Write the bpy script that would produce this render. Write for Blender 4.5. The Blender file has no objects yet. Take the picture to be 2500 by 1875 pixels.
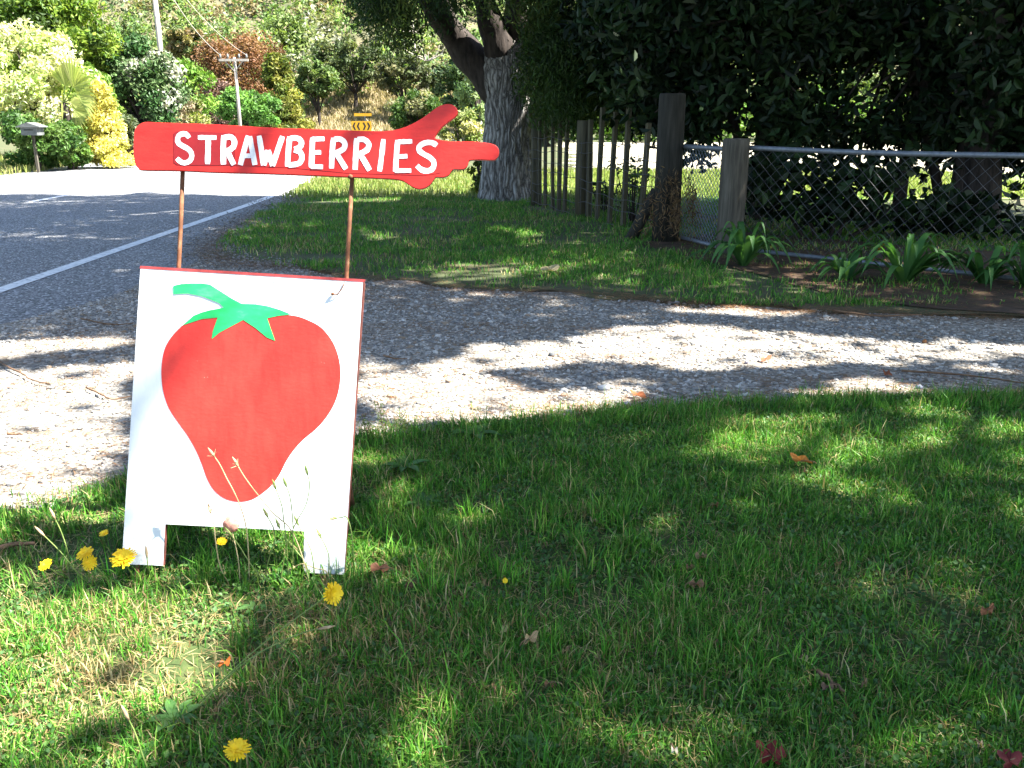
import bpy, bmesh, math
import numpy as np
from mathutils import Vector, Matrix
R_ = math.radians
rng = np.random.default_rng(7)
scene = bpy.context.scene
col = scene.collection

# ------------------------------------------------------------------ camera, sky, sun, exposure
F_PX, CX, CY = 2165.0, 1250.0, 937.5
PITCH = R_(16.9)
CAM = np.array([0.0, 0.0, 1.2])
cd = bpy.data.cameras.new('camera'); cd.sensor_width = 36; cd.lens = 36 * F_PX / 2500
cd.clip_start = 0.05; cd.clip_end = 2000
cam = bpy.data.objects.new('camera', cd); col.objects.link(cam)
cam.location = CAM; cam.rotation_euler = (math.pi / 2 - PITCH, 0, 0)
scene.camera = cam
SUN = np.array([0.60, -0.12, 0.79]); SUN /= np.linalg.norm(SUN)
w = bpy.data.worlds.new('World'); scene.world = w; w.use_nodes = True
nt = w.node_tree
sky = nt.nodes.new('ShaderNodeTexSky'); sky.sky_type = 'NISHITA'; sky.sun_disc = False
sky.sun_elevation = math.asin(SUN[2]); sky.sun_rotation = math.atan2(SUN[0], SUN[1])
nt.links.new(sky.outputs[0], nt.nodes['Background'].inputs[0])
nt.nodes['Background'].inputs[1].default_value = 0.065
sd = bpy.data.lights.new('sun', 'SUN'); sd.energy = 5.0; sd.angle = R_(0.55); sd.color = (1, 0.96, 0.88)
so = bpy.data.objects.new('sun', sd); col.objects.link(so); so.location = SUN * 40
so.rotation_euler = Vector(SUN).to_track_quat('Z', 'Y').to_euler()
vs = scene.view_settings; vs.view_transform = 'Standard'; vs.look = 'None'; vs.exposure = 2.75; vs.gamma = 1
vs.use_curve_mapping = False
scene.cycles.max_bounces = 8; scene.cycles.transparent_max_bounces = 8

# ------------------------------------------------------------------ helpers: pixels to places
def ray(x, y):
    u = CY - y; c, s = math.cos(PITCH), math.sin(PITCH)
    return np.array([x - CX, F_PX * c + u * s, -F_PX * s + u * c])
def G(x, y, z=0.0):
    r = ray(x, y); return CAM + r * ((z - CAM[2]) / r[2])
def atY(x, y, Y):
    r = ray(x, y); return CAM + r * (Y / r[1])
def on_plane(x, y, p0, n):
    r = ray(x, y); return CAM + r * (np.dot(p0 - CAM, n) / np.dot(r, n))
def gpoly(pts): return np.array([G(x, y)[:2] for x, y in pts])
def inpoly(P, poly):
    x, y = P[:, 0], P[:, 1]; r = np.zeros(len(P), bool); n = len(poly); j = n - 1
    for i in range(n):
        xi, yi = poly[i]; xj, yj = poly[j]
        c = ((yi > y) != (yj > y)) & (x < (xj - xi) * (y - yi) / (yj - yi + 1e-12) + xi)
        r ^= c; j = i
    return r
def vnoise(x, y, sc, seed):
    g = np.random.default_rng(seed).random((64, 64))
    u, v = np.asarray(x) / sc + 500.3, np.asarray(y) / sc + 500.7
    i, j = np.floor(u).astype(int), np.floor(v).astype(int); a, b = u - i, v - j
    a = a * a * (3 - 2 * a); b = b * b * (3 - 2 * b)
    q = lambda m, n: g[m % 64, n % 64]
    return (q(i, j) * (1 - a) + q(i + 1, j) * a) * (1 - b) + (q(i, j + 1) * (1 - a) + q(i + 1, j + 1) * a) * b
def unit(v): return v / (np.linalg.norm(v, axis=-1, keepdims=True) + 1e-9)

# ------------------------------------------------------------------ helpers: objects
def mesh_np(name, V, groups, mats, tint=None, smooth=False, mi=None):
    """groups: list of (F,k) index arrays; tint: (F,3) per face"""
    me = bpy.data.meshes.new(name); V = np.asarray(V, np.float32)
    me.vertices.add(len(V)); me.vertices.foreach_set('co', V.ravel())
    tot = np.concatenate([np.full(len(g), g.shape[1], np.int32) for g in groups])
    idx = np.concatenate([np.asarray(g, np.int32).ravel() for g in groups])
    me.loops.add(len(idx)); me.loops.foreach_set('vertex_index', idx)
    me.polygons.add(len(tot)); st = np.zeros(len(tot), np.int32); st[1:] = np.cumsum(tot)[:-1]
    me.polygons.foreach_set('loop_start', st)
    try: me.polygons.foreach_set('loop_total', tot)
    except Exception: pass
    for m in (mats if isinstance(mats, (list, tuple)) else [mats]): me.materials.append(m)
    if mi is not None: me.polygons.foreach_set('material_index', np.asarray(mi, np.int32))
    me.polygons.foreach_set('use_smooth', np.full(len(tot), smooth))
    if tint is not None:
        a = me.attributes.new('tint', 'FLOAT_COLOR', 'FACE')
        t = np.ones((len(tot), 4), np.float32); t[:, :3] = tint; a.data.foreach_set('color', t.ravel())
    me.update(calc_edges=True); me.validate()
    return me
def tag(o, label=None, cat=None, group=None, kind=None, category=None):
    cat = cat or category
    for k, v in (('label', label), ('category', cat), ('group', group), ('kind', kind)):
        if v: o[k] = v
    return o
def link(name, data, parent=None, **k):
    o = bpy.data.objects.new(name, data); col.objects.link(o)
    if parent is not None:
        o.parent = parent
        if parent.type == 'EMPTY': o.matrix_parent_inverse = Matrix.Translation(-Vector(parent.location))
    return tag(o, **k)
def thing(name, loc, label, cat, group=None):
    o = bpy.data.objects.new(name, None); o.location = loc; o.empty_display_size = .1
    col.objects.link(o); return tag(o, label, cat, group)
class MB:
    """collects small shapes into one mesh"""
    def __init__(s): s.v = []; s.f = {}; s.n = 0; s.order = []
    def add(s, V, F):
        for f in F: s.order.append(tuple(i + s.n for i in f))
        s.v.append(np.asarray(V, float)); s.n += len(V)
    def tube(s, P, r, k=8, cap=True, prof=None):
        P = np.asarray(P, float); n = len(P); r = np.broadcast_to(np.asarray(r, float), (n,))
        T = unit(np.gradient(P, axis=0)); up = np.array([0, 0, 1.]) if abs(T[0][2]) < .9 else np.array([1., 0, 0])
        V = []; u = unit(np.cross(up, T[0]))
        for i in range(n):
            u = unit(u - T[i] * np.dot(u, T[i])); v = np.cross(T[i], u)
            for q in range(k):
                a = 2 * math.pi * q / k; rr = r[i] * (prof(i, q) if prof else 1)
                V.append(P[i] + (u * math.cos(a) + v * math.sin(a)) * rr)
        Fc = [(i * k + q, i * k + (q + 1) % k, (i + 1) * k + (q + 1) % k, (i + 1) * k + q) for i in range(n - 1) for q in range(k)]
        if cap: Fc += [tuple(range(k))[::-1], tuple((n - 1) * k + q for q in range(k))]
        s.add(V, Fc); return s
    def box(s, c, sx, sy, sz, rz=0):
        c = np.asarray(c, float); ca, sa = math.cos(rz), math.sin(rz); V = []
        for z in (-.5, .5):
            for x, y in ((-.5, -.5), (.5, -.5), (.5, .5), (-.5, .5)):
                X, Y = x * sx, y * sy; V.append(c + np.array([X * ca - Y * sa, X * sa + Y * ca, z * sz]))
        s.add(V, [(0, 3, 2, 1), (4, 5, 6, 7), (0, 1, 5, 4), (1, 2, 6, 5), (2, 3, 7, 6), (3, 0, 4, 7)]); return s
    def slab(s, front, back):
        n = len(front); V = list(front) + list(back)
        s.add(V, [tuple(range(n)), tuple(range(2 * n - 1, n - 1, -1))] + [(i, i + n, (i + 1) % n + n, (i + 1) % n) for i in range(n)]); return s
    def build(s, name, mats, parent=None, smooth=False, mi=None, **k):
        me = bpy.data.meshes.new(name); me.from_pydata(np.concatenate(s.v).tolist(), [], s.order)
        for m in (mats if isinstance(mats, (list, tuple)) else [mats]): me.materials.append(m)
        me.polygons.foreach_set('use_smooth', np.full(len(me.polygons), smooth))
        if mi is not None: me.polygons.foreach_set('material_index', np.asarray(mi, np.int32))
        me.update(); return link(name, me, parent, **k)
def smooth_path(P, n=24):
    P = np.asarray(P, float)
    if len(P) < 3: return np.array([P[0] + (P[-1] - P[0]) * t for t in np.linspace(0, 1, n)])
    out = []; Q = np.vstack([2 * P[0] - P[1], P, 2 * P[-1] - P[-2]]); m = len(P) - 1
    for t in np.linspace(0, m - 1e-6, n):
        i = int(t); u = t - i; a, b, c, d = Q[i:i + 4]
        out.append(.5 * (2 * b + (c - a) * u + (2 * a - 5 * b + 4 * c - d) * u * u + (3 * b - a - 3 * c + d) * u ** 3))
    return np.array(out)

# ------------------------------------------------------------------ materials
def base_mat(name):
    m = bpy.data.materials.new(name); m.use_nodes = True
    return m, m.node_tree, m.node_tree.nodes['Principled BSDF']
def ramp(t, fac, cols):
    r = t.nodes.new('ShaderNodeValToRGB'); e = r.color_ramp.elements
    n = len(cols)
    for i, c in enumerate(cols):
        p, c = c if len(c) == 2 else (i / max(1, n - 1), c)
        if i < 2: e[i].position = p
        else: e.new(p)
        e[i].color = (*c, 1)
    t.links.new(fac, r.inputs[0]); return r.outputs[0]
def noise(t, scale, detail=6, rough=.6, stretch=None, coord='Object'):
    tc = t.nodes.new('ShaderNodeTexCoord'); n = t.nodes.new('ShaderNodeTexNoise')
    n.inputs['Scale'].default_value = scale; n.inputs['Detail'].default_value = detail; n.inputs['Roughness'].default_value = rough
    if stretch:
        mp = t.nodes.new('ShaderNodeMapping'); mp.inputs['Scale'].default_value = stretch
        t.links.new(tc.outputs[coord], mp.inputs[0]); t.links.new(mp.outputs[0], n.inputs['Vector'])
    else: t.links.new(tc.outputs[coord], n.inputs['Vector'])
    return n.outputs['Fac']
def mixc(t, fac, a, b, mode='MIX'):
    m = t.nodes.new('ShaderNodeMix'); m.data_type = 'RGBA'; m.blend_type = mode
    for s, v in ((m.inputs[0], fac), (m.inputs[6], a), (m.inputs[7], b)):
        if isinstance(v, (int, float)): s.default_value = v
        elif isinstance(v, tuple): s.default_value = (*v, 1)
        else: t.links.new(v, s)
    return m.outputs[2]
def bump(t, b, h, dist, strength=1.0):
    n = t.nodes.new('ShaderNodeBump'); n.inputs['Distance'].default_value = dist; n.inputs['Strength'].default_value = strength
    t.links.new(h, n.inputs['Height']); t.links.new(n.outputs[0], b.inputs['Normal'])
def nmat(name, cols, scale=6, rough=.8, bd=0, stretch=None, detail=6, spec=.3, metal=0, nr=.6):
    m, t, b = base_mat(name); f = noise(t, scale, detail, nr, stretch)
    t.links.new(ramp(t, f, cols), b.inputs['Base Color']); b.inputs['Roughness'].default_value = rough
    b.inputs['Specular IOR Level'].default_value = spec; b.inputs['Metallic'].default_value = metal
    if bd: bump(t, b, f, bd)
    return m
def leaf_mat(name, trans=.35, rough=.55, spec=.3):
    m, t, b = base_mat(name); a = t.nodes.new('ShaderNodeAttribute'); a.attribute_name = 'tint'
    t.links.new(a.outputs['Color'], b.inputs['Base Color']); b.inputs['Roughness'].default_value = rough
    b.inputs['Specular IOR Level'].default_value = spec
    tr = t.nodes.new('ShaderNodeBsdfTranslucent'); t.links.new(mixc(t, 1.0, a.outputs['Color'], (1.15, 1.2, .6), 'MULTIPLY'), tr.inputs[0])
    mx = t.nodes.new('ShaderNodeMixShader'); mx.inputs[0].default_value = trans
    t.links.new(b.outputs[0], mx.inputs[1]); t.links.new(tr.outputs[0], mx.inputs[2])
    t.links.new(mx.outputs[0], t.nodes['Material Output'].inputs[0]); return m
def tint_mat(name, rough=.9, spec=.2):
    m, t, b = base_mat(name); a = t.nodes.new('ShaderNodeAttribute'); a.attribute_name = 'tint'
    t.links.new(a.outputs['Color'], b.inputs['Base Color']); b.inputs['Roughness'].default_value = rough
    b.inputs['Specular IOR Level'].default_value = spec; return m

M = {}
M['leaf'] = leaf_mat('foliage')
M['gloss'] = leaf_mat('glossy_foliage', .14, .5, .2)
M['grass'] = leaf_mat('grass_blade', .3, .5, .3)
M['stone'] = tint_mat('gravel_stone', .85)
def bark_mat():
    m, t, b = base_mat('plated_bark'); tc = t.nodes.new('ShaderNodeTexCoord'); mp = t.nodes.new('ShaderNodeMapping'); mp.inputs['Scale'].default_value = (20, 20, 1.9)
    nz = t.nodes.new('ShaderNodeTexNoise'); nz.inputs['Scale'].default_value = 3; nz.inputs['Detail'].default_value = 6; t.links.new(tc.outputs['Object'], nz.inputs['Vector'])
    vm = t.nodes.new('ShaderNodeVectorMath'); vm.operation = 'MULTIPLY_ADD'; t.links.new(nz.outputs['Color'], vm.inputs[0]); vm.inputs[1].default_value = (.16, .16, .5); t.links.new(tc.outputs['Object'], vm.inputs[2])
    t.links.new(vm.outputs[0], mp.inputs[0]); v = t.nodes.new('ShaderNodeTexVoronoi'); v.feature = 'DISTANCE_TO_EDGE'; v.inputs['Scale'].default_value = 1; t.links.new(mp.outputs[0], v.inputs['Vector'])
    c = ramp(t, noise(t, 9, 8, .7, (2, 2, .8)), [(.3, (.16, .15, .14)), (.55, (.32, .31, .295)), (.75, (.48, .47, .455))])
    k = ramp(t, v.outputs['Distance'], [(0, (.2, .19, .18)), (.12, (.62, .6, .58)), (.3, (1, 1, 1))])
    t.links.new(mixc(t, 1.0, c, k, 'MULTIPLY'), b.inputs['Base Color']); b.inputs['Roughness'].default_value = .95; bump(t, b, v.outputs['Distance'], .05); return m
M['bark'] = bark_mat()
M['bark_dark'] = nmat('dark_bark', [(.3, (.013, .010, .009)), (.7, (.055, .043, .036))], 6, .95, .02, (3, 3, .6))
M['timber'] = nmat('weathered_timber', [(.3, (.035, .03, .022)), (.55, (.085, .075, .058)), (.75, (.14, .125, .1))], 8, .9, .004, (4, 4, .35))
M['dark_timber'] = nmat('shade_toned_timber', [(.3, (.012, .011, .008)), (.55, (.028, .026, .02)), (.75, (.05, .046, .036))], 8, .95, .004, (4, 4, .35))  # near-black copy of the timber colour, with the fence-line shade built in
M['batten'] = nmat('mossy_batten', [(.3, (.03, .028, .016)), (.7, (.10, .088, .052))], 8, .9, .003, (4, 4, .4))
M['galv'] = nmat('galvanised_pipe', [(.3, (.12, .135, .16)), (.7, (.22, .24, .27))], 30, .5, .0005, metal=.4)
M['wire'] = nmat('wire', [(.3, (.05, .05, .053)), (.7, (.12, .12, .125))], 30, .55, metal=.4)
M['pole'] = nmat('grey_pole', [(.3, (.25, .22, .19)), (.7, (.42, .38, .33))], 4, .9, .003, (4, 4, .3))
M['soil'] = nmat('soil', [(.3, (.035, .022, .015)), (.6, (.08, .05, .03)), (.8, (.13, .085, .05))], 9, .95, .01)

def ground_mat():
    m, t, b = base_mat('rough_ground'); f = noise(t, 1.3, 8, .65); g = noise(t, 35, 4, .7)
    c = ramp(t, f, [(.35, (.05, .065, .02)), (.5, (.07, .085, .028)), (.62, (.11, .09, .045)), (.75, (.09, .065, .035))])
    t.links.new(mixc(t, .5, c, ramp(t, g, [(.3, (.4, .4, .4)), (.7, (1, 1, 1))]), 'MULTIPLY'), b.inputs['Base Color'])
    b.inputs['Roughness'].default_value = .95; bump(t, b, g, .02); return m
M['ground'] = ground_mat()
M['turf'] = nmat('turf_base', [(.3, (.03, .05, .014)), (.55, (.05, .075, .02)), (.75, (.085, .08, .035))], 14, .95, .01)
def asphalt_mat():
    m, t, b = base_mat('chip_seal'); tc = t.nodes.new('ShaderNodeTexCoord')
    v = t.nodes.new('ShaderNodeTexVoronoi'); v.inputs['Scale'].default_value = 70; t.links.new(tc.outputs['Object'], v.inputs['Vector'])
    f = noise(t, .8, 5, .6); sp = t.nodes.new('ShaderNodeSeparateColor'); t.links.new(v.outputs['Color'], sp.inputs[0])
    c = ramp(t, sp.outputs[0], [(0, (.06, .06, .062)), (.5, (.16, .162, .167)), (.85, (.28, .28, .285)), (1, (.55, .55, .55))])
    c = mixc(t, .6, c, ramp(t, f, [(.3, (.72, .72, .75)), (.7, (1.0, 1.0, 1.0))]), 'MULTIPLY')
    t.links.new(c, b.inputs['Base Color']); b.inputs['Roughness'].default_value = .8; bump(t, b, v.outputs['Distance'], -.006); return m
M['asphalt'] = asphalt_mat()
def gravel_mat():
    m, t, b = base_mat('gravel_bed'); tc = t.nodes.new('ShaderNodeTexCoord')
    v = t.nodes.new('ShaderNodeTexVoronoi'); v.inputs['Scale'].default_value = 55; t.links.new(tc.outputs['Object'], v.inputs['Vector'])
    sp = t.nodes.new('ShaderNodeSeparateColor'); t.links.new(v.outputs['Color'], sp.inputs[0])
    c = ramp(t, sp.outputs[0], [(0, (.10, .088, .072)), (.5, (.235, .21, .178)), (.85, (.34, .31, .27)), (1, (.48, .45, .41))])
    f = noise(t, 2.2, 7, .65, (1, 2.2, 1))
    c = mixc(t, ramp(t, f, [(.5, (0, 0, 0)), (.72, (.75, .75, .75))]), c, (.15, .105, .06))
    t.links.new(c, b.inputs['Base Color']); b.inputs['Roughness'].default_value = .9; bump(t, b, v.outputs['Distance'], -.012); return m
M['gravel'] = gravel_mat()
M['paint_line'] = nmat('worn_road_paint', [(.3, (.32, .33, .34)), (.45, (.62, .62, .62)), (.6, (.74, .74, .73))], 22, .7, .002)
M['straw'] = nmat('dry_paddock', [(.3, (.24, .215, .15)), (.7, (.42, .385, .30))], 3, .95, .02)
M['field'] = nmat('mown_field', [(.3, (.10, .16, .04)), (.7, (.2, .25, .075))], 4, .95, .02)
def board_white():
    m, t, b = base_mat('white_board_paint'); f = noise(t, 6, 8, .65); g = noise(t, 60, 4, .6, (1, 1, .12))
    c = ramp(t, f, [(.25, (.55, .57, .585)), (.5, (.68, .69, .70)), (.75, (.74, .74, .74))])
    c = mixc(t, .3, c, ramp(t, g, [(.3, (.82, .83, .84)), (.6, (1, 1, 1))]), 'MULTIPLY')
    sx = t.nodes.new('ShaderNodeSeparateXYZ'); tc = t.nodes.new('ShaderNodeTexCoord'); t.links.new(tc.outputs['Object'], sx.inputs[0])
    mr = t.nodes.new('ShaderNodeMapRange'); mr.inputs[1].default_value = .06; mr.inputs[2].default_value = .34; mr.inputs[3].default_value = .17; mr.inputs[4].default_value = .0; t.links.new(sx.outputs[2], mr.inputs[0])
    ad = t.nodes.new('ShaderNodeMath'); t.links.new(mr.outputs[0], ad.inputs[0]); t.links.new(noise(t, 38, 6, .7), ad.inputs[1])
    c = mixc(t, ramp(t, ad.outputs[0], [(.66, (0, 0, 0)), (.82, (.6, .6, .6))]), c, (.33, .28, .2))
    t.links.new(c, b.inputs['Base Color']); b.inputs['Roughness'].default_value = .55; bump(t, b, g, .0006); return m
M['white'] = board_white()
def red_paint(name, lo, hi):
    m, t, b = base_mat(name); f = noise(t, 9, 6, .6); g = noise(t, 140, 3, .5, (.5, 1, 1))
    c = ramp(t, f, [(.3, lo), (.7, hi)])
    c = mixc(t, .55, c, ramp(t, noise(t, 14, 7, .7, (1, 1, 5) if 'sign' in name else (3, 1, .7)), [(.32, (.62, .55, .55)), (.52, (1, 1, 1)), (.72, (1.0, 1.35, 1.3))]), 'MULTIPLY')
    c = mixc(t, ramp(t, noise(t, 95, 2, .5), [(.77, (0, 0, 0)), (.79, (.6, .6, .6))]), c, (.62, .38, .3))
    t.links.new(c, b.inputs['Base Color']); b.inputs['Roughness'].default_value = .42; b.inputs['Specular IOR Level'].default_value = .35
    bump(t, b, g, .0006); return m
M['red'] = red_paint('red_sign_paint', (.36, .012, .009), (.46, .020, .013))
M['berry'] = red_paint('strawberry_paint', (.55, .026, .018), (.64, .038, .026))
M['red_edge'] = nmat('red_brown_edge', [(.3, (.15, .02, .02)), (.7, (.38, .05, .05))], 25, .7, .001)
M['brown_edge'] = nmat('brown_board_edge', [(.3, (.05, .016, .012)), (.7, (.14, .04, .03))], 25, .8, .001)
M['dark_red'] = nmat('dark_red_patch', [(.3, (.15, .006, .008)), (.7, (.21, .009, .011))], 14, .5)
M['letter'] = nmat('white_lettering', [(.3, (.46, .47, .50)), (.6, (.66, .66, .69))], 40, .5, .0006, (1, 1, .15))
M['green'] = nmat('green_calyx_paint', [(.3, (.012, .30, .075)), (.55, (.02, .42, .12)), (.75, (.10, .55, .22))], 12, .5, .0005, (1, 1, 2.5))
M['rust'] = nmat('rusty_rod', [(.3, (.07, .028, .015)), (.55, (.16, .065, .03)), (.75, (.26, .14, .08))], 40, .85, .001)
M['yellow'] = nmat('yellow_petal', [(.3, (.72, .42, .004)), (.7, (.80, .58, .012))], 60, .6)
M['stem'] = nmat('green_stem', [(.3, (.09, .15, .03)), (.7, (.2, .26, .07))], 40, .6)
M['dry_stem'] = nmat('dry_stem', [(.3, (.28, .22, .10)), (.7, (.46, .38, .2))], 40, .7)
M['seed'] = nmat('seed_head', [(.3, (.22, .14, .07)), (.7, (.5, .38, .22))], 60, .8)
M['twig'] = nmat('twig', [(.3, (.08, .045, .025)), (.7, (.22, .13, .075))], 40, .9, .001)
M['pink'] = nmat('faded_pink_petals', [(.3, (.42, .13, .09)), (.7, (.62, .32, .24))], 60, .7, .002)
M['sign_yellow'] = nmat('yellow_sign', [(.3, (.5, .25, .012)), (.7, (.56, .31, .02))], 4, .4)
M['black'] = nmat('black_paint', [(.3, (.012, .012, .012)), (.7, (.02, .02, .02))], 4, .5)
M['tin'] = nmat('weathered_tin', [(.3, (.08, .085, .085)), (.7, (.16, .17, .17))], 9, .6, .001)

# ------------------------------------------------------------------ regions of the ground
LAWN = [(-900, 1420), (0, 1288), (150, 1245), (294, 1198), (560, 1150), (740, 1110), (870, 1085), (1000, 1066), (1130, 1050), (1330, 1035), (1525, 1020), (1760, 1002), (2034, 988), (2300, 984), (2500, 984), (3600, 965)]
lawn_edge = gpoly(LAWN)
lawn_poly = np.vstack([lawn_edge, [[4.6, -1.5], [-3.0, -1.5]]])
VERGE = [(745, 452), (690, 486), (633, 522), (575, 560), (531, 592), (508, 622), (560, 645), (700, 655), (860, 680), (1130, 708), (1469, 726), (1695, 748), (1921, 760), (2200, 772), (2500, 784), (3400, 800)]
verge_edge = gpoly(VERGE)
verge_poly = np.vstack([[[-4.1, 40.0]], [[-4.05, 20.0]], verge_edge, [[9.0, 5.6], [9.0, 40.0]]])
drive_poly = np.vstack([gpoly([(-700, 905), (0, 800), (180, 752), (340, 706), (440, 668), (505, 626)]), verge_edge[6:], [[9.0, 5.3]], lawn_edge[::-1][0:]])
def ragged(poly, amp, step=.12, seed=1):
    out = []; r = np.random.default_rng(seed); n = len(poly)
    for i in range(n):
        a, b = poly[i], poly[(i + 1) % n]; L = np.linalg.norm(b - a); k = max(1, min(120, int(L / step)))
        nrm = np.array([-(b - a)[1], (b - a)[0]]) / (L + 1e-9)
        for q in range(k):
            p = a + (b - a) * q / k
            out.append(p + nrm * (vnoise(p[0] * 1.0, p[1] * 1.0, .35, seed) - .5) * amp * 2 + nrm * r.normal(0, amp * .15))
    return np.array(out)
def sheet(name, poly, z, mat, kind='structure', parent=None):
    me = bpy.data.meshes.new(name); bm = bmesh.new()
    f = bm.faces.new([bm.verts.new((p[0], p[1], z)) for p in poly])
    bm.normal_update()
    if f.normal.z < 0: f.normal_flip()
    bmesh.ops.triangulate(bm, faces=bm.faces[:], ngon_method='EAR_CLIP')
    bm.to_mesh(me); bm.free(); me.materials.append(mat)
    return link(name, me, parent, kind=kind)

sheet('ground', np.array([[-400, -60], [400, -60], [400, 500], [-400, 500]]), 0, M['ground'])
# road: runs straight ahead, then bends gently to the left
def road_x(Y, off):
    bend = 0 if Y < 11 else .0058 * (Y - 11) ** 2 if Y < 55 else .0058 * 44 ** 2 + .51 * (Y - 55)
    return -3.58 - off - bend * .75
ys = np.concatenate([np.arange(-12, 40, 1.0), np.arange(40, 76, 3.0)])
def strip(o0, o1, y): return np.vstack([[(road_x(v, o0), v) for v in y], [(road_x(v, o1), v) for v in y[::-1]]])
road = sheet('road', strip(-1.2, 6.7, ys), .004, M['asphalt'])
sheet('edge_line', strip(.0, .12, np.arange(-12, 48, .7)), .008, M['paint_line'], None, road)
for k in range(8):
    y0 = -3.6 + k * 7.9 + .6 * (k > 1)
    sheet('centre_dash', strip(3.23, 3.33, np.linspace(y0, y0 + 3.0, 5)), .008, M['paint_line'], None, road)
sheet('driveway', ragged(drive_poly, .10, .1, 3), .012, M['gravel'])
sheet('verge', ragged(verge_poly, .16, .12, 5), .016, M['ground'])
sheet('lawn', ragged(lawn_poly, .04, .08, 8), .020, M['turf'])
sheet('paddock', ragged(np.array([[1.5, 20], [28, 18], [40, 41], [2.2, 41]]), .5, .8, 4), .024, M['straw'])
sheet('field', ragged(np.array([[-.2, 14.2], [3, 13.2], [25, 12.5], [27.5, 17.6], [1.3, 19.6]]), .15, .5, 6), .028, M['field'])
soil_poly = gpoly([(1560, 600), (1700, 640), (1900, 690), (2080, 740), (2300, 764), (2500, 776), (2900, 790), (2900, 640), (2300, 615), (1800, 570)])
sheet('soil_strip', ragged(soil_poly, .05, .1, 9), .024, M['soil'])

# hillside
def hill_z(X, Y):
    s = np.clip((Y - 60 - .0016 * (X + 8) ** 2 * (X < -8)) / 10, 0, None)
    z = np.where(s < 1, s * s * 2.6, 2.6 + (s - 1) * 5.4)
    return z + (vnoise(X, Y, 9, 21) - .5) * 2.4 * np.clip(s, 0, 1)
gx, gy = np.meshgrid(np.linspace(-150, 150, 101), np.linspace(56, 190, 60))
Vh = np.stack([gx, gy, hill_z(gx, gy) - .08 + .1 * (gy > 61)], -1).reshape(-1, 3)
ii = np.arange(59)[:, None] * 101 + np.arange(100)[None]
hf = np.stack([ii, ii + 1, ii + 102, ii + 101], -1).reshape(-1, 4)
M['hill'] = nmat('hillside_earth', [(.3, (.05, .06, .03)), (.5, (.09, .085, .045)), (.7, (.16, .13, .08))], .5, .95, .05)
link('hillside', mesh_np('hillside', Vh, [hf], M['hill'], smooth=True), kind='structure')

# ------------------------------------------------------------------ foliage
def rdir(n): return unit(rng.normal(size=(n, 3)))
def leaf_arrays(C, size, aspect=.5, bias=None, tint=None, hexa=False, fold=.12):
    n = len(C); size = np.broadcast_to(size, (n,))[:, None]
    a = rdir(n)
    if bias is not None: a = unit(a + bias)
    b = unit(np.cross(a, rdir(n))); nn = np.cross(a, b); wv = size * aspect * .5
    if not hexa:
        V = np.stack([C - a * size * .5, C + b * wv + nn * size * fold, C + a * size * .5, C - b * wv + nn * size * fold], 1).reshape(-1, 3)
        return V, np.arange(n * 4).reshape(-1, 4), tint
    t = [-.5, -.18, .2, .5]; cv = lambda q: C + a * size * q - nn * size * .35 * (q + .1) ** 2
    V = np.stack([cv(-.5), cv(-.2) + b * wv * .9 + nn * size * fold, cv(.15) + b * wv * .95 + nn * size * fold, cv(.5),
                  cv(.15) - b * wv * .95 + nn * size * fold, cv(-.2) - b * wv * .9 + nn * size * fold], 1).reshape(-1, 3)
    k = np.arange(n)[:, None] * 6
    return V, np.concatenate([k + [0, 1, 2, 3], k + [0, 3, 4, 5]]), np.concatenate([tint, tint])
def palette(n, cols, jit=.18, per=None):
    cols = np.array(cols); i = rng.integers(0, len(cols), n) if per is None else per
    t = cols[i] * (1 + rng.normal(0, jit, (n, 1))); return np.clip(t, .003, .95)
def ellip(c, r, n, shell=.55):
    d = rdir(n); q = shell + (1 - shell) * rng.random((n, 1)) ** .6
    q = np.where(rng.random((n, 1)) < .25, rng.random((n, 1)) ** .33, q)
    return np.asarray(c) + d * q * np.asarray(r)
def foliage(name, centres, cr, per, size, cols, parent=None, mat=None, aspect=.5, hexa=False, bias=None, cull=None, flat=.8, jit=.2, **k):
    K = len(centres); cr = np.broadcast_to(cr, (K,))
    ci = np.repeat(np.arange(K), per); n = len(ci)
    off = rdir(n) * (rng.random((n, 1)) ** .45) * cr[ci][:, None]; off[:, 2] *= flat
    C = centres[ci] + off
    base = palette(K, cols, .15)
    T = np.clip(base[ci] * (1 + rng.normal(0, jit, (n, 1))) * (1 + rng.normal(0, .05, (n, 3))), .003, .95)
    keep = np.ones(n, bool) if cull is None else cull(C)
    keep &= C[:, 2] > .05
    C, T = C[keep], T[keep]
    V, Fq, T = leaf_arrays(C, size * (.6 + .8 * rng.random(len(C))), aspect, None if bias is None else np.asarray(bias, float), T, hexa)
    return link(name, mesh_np(name, V, [Fq], mat or M['leaf'], T), parent, **k)

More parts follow.
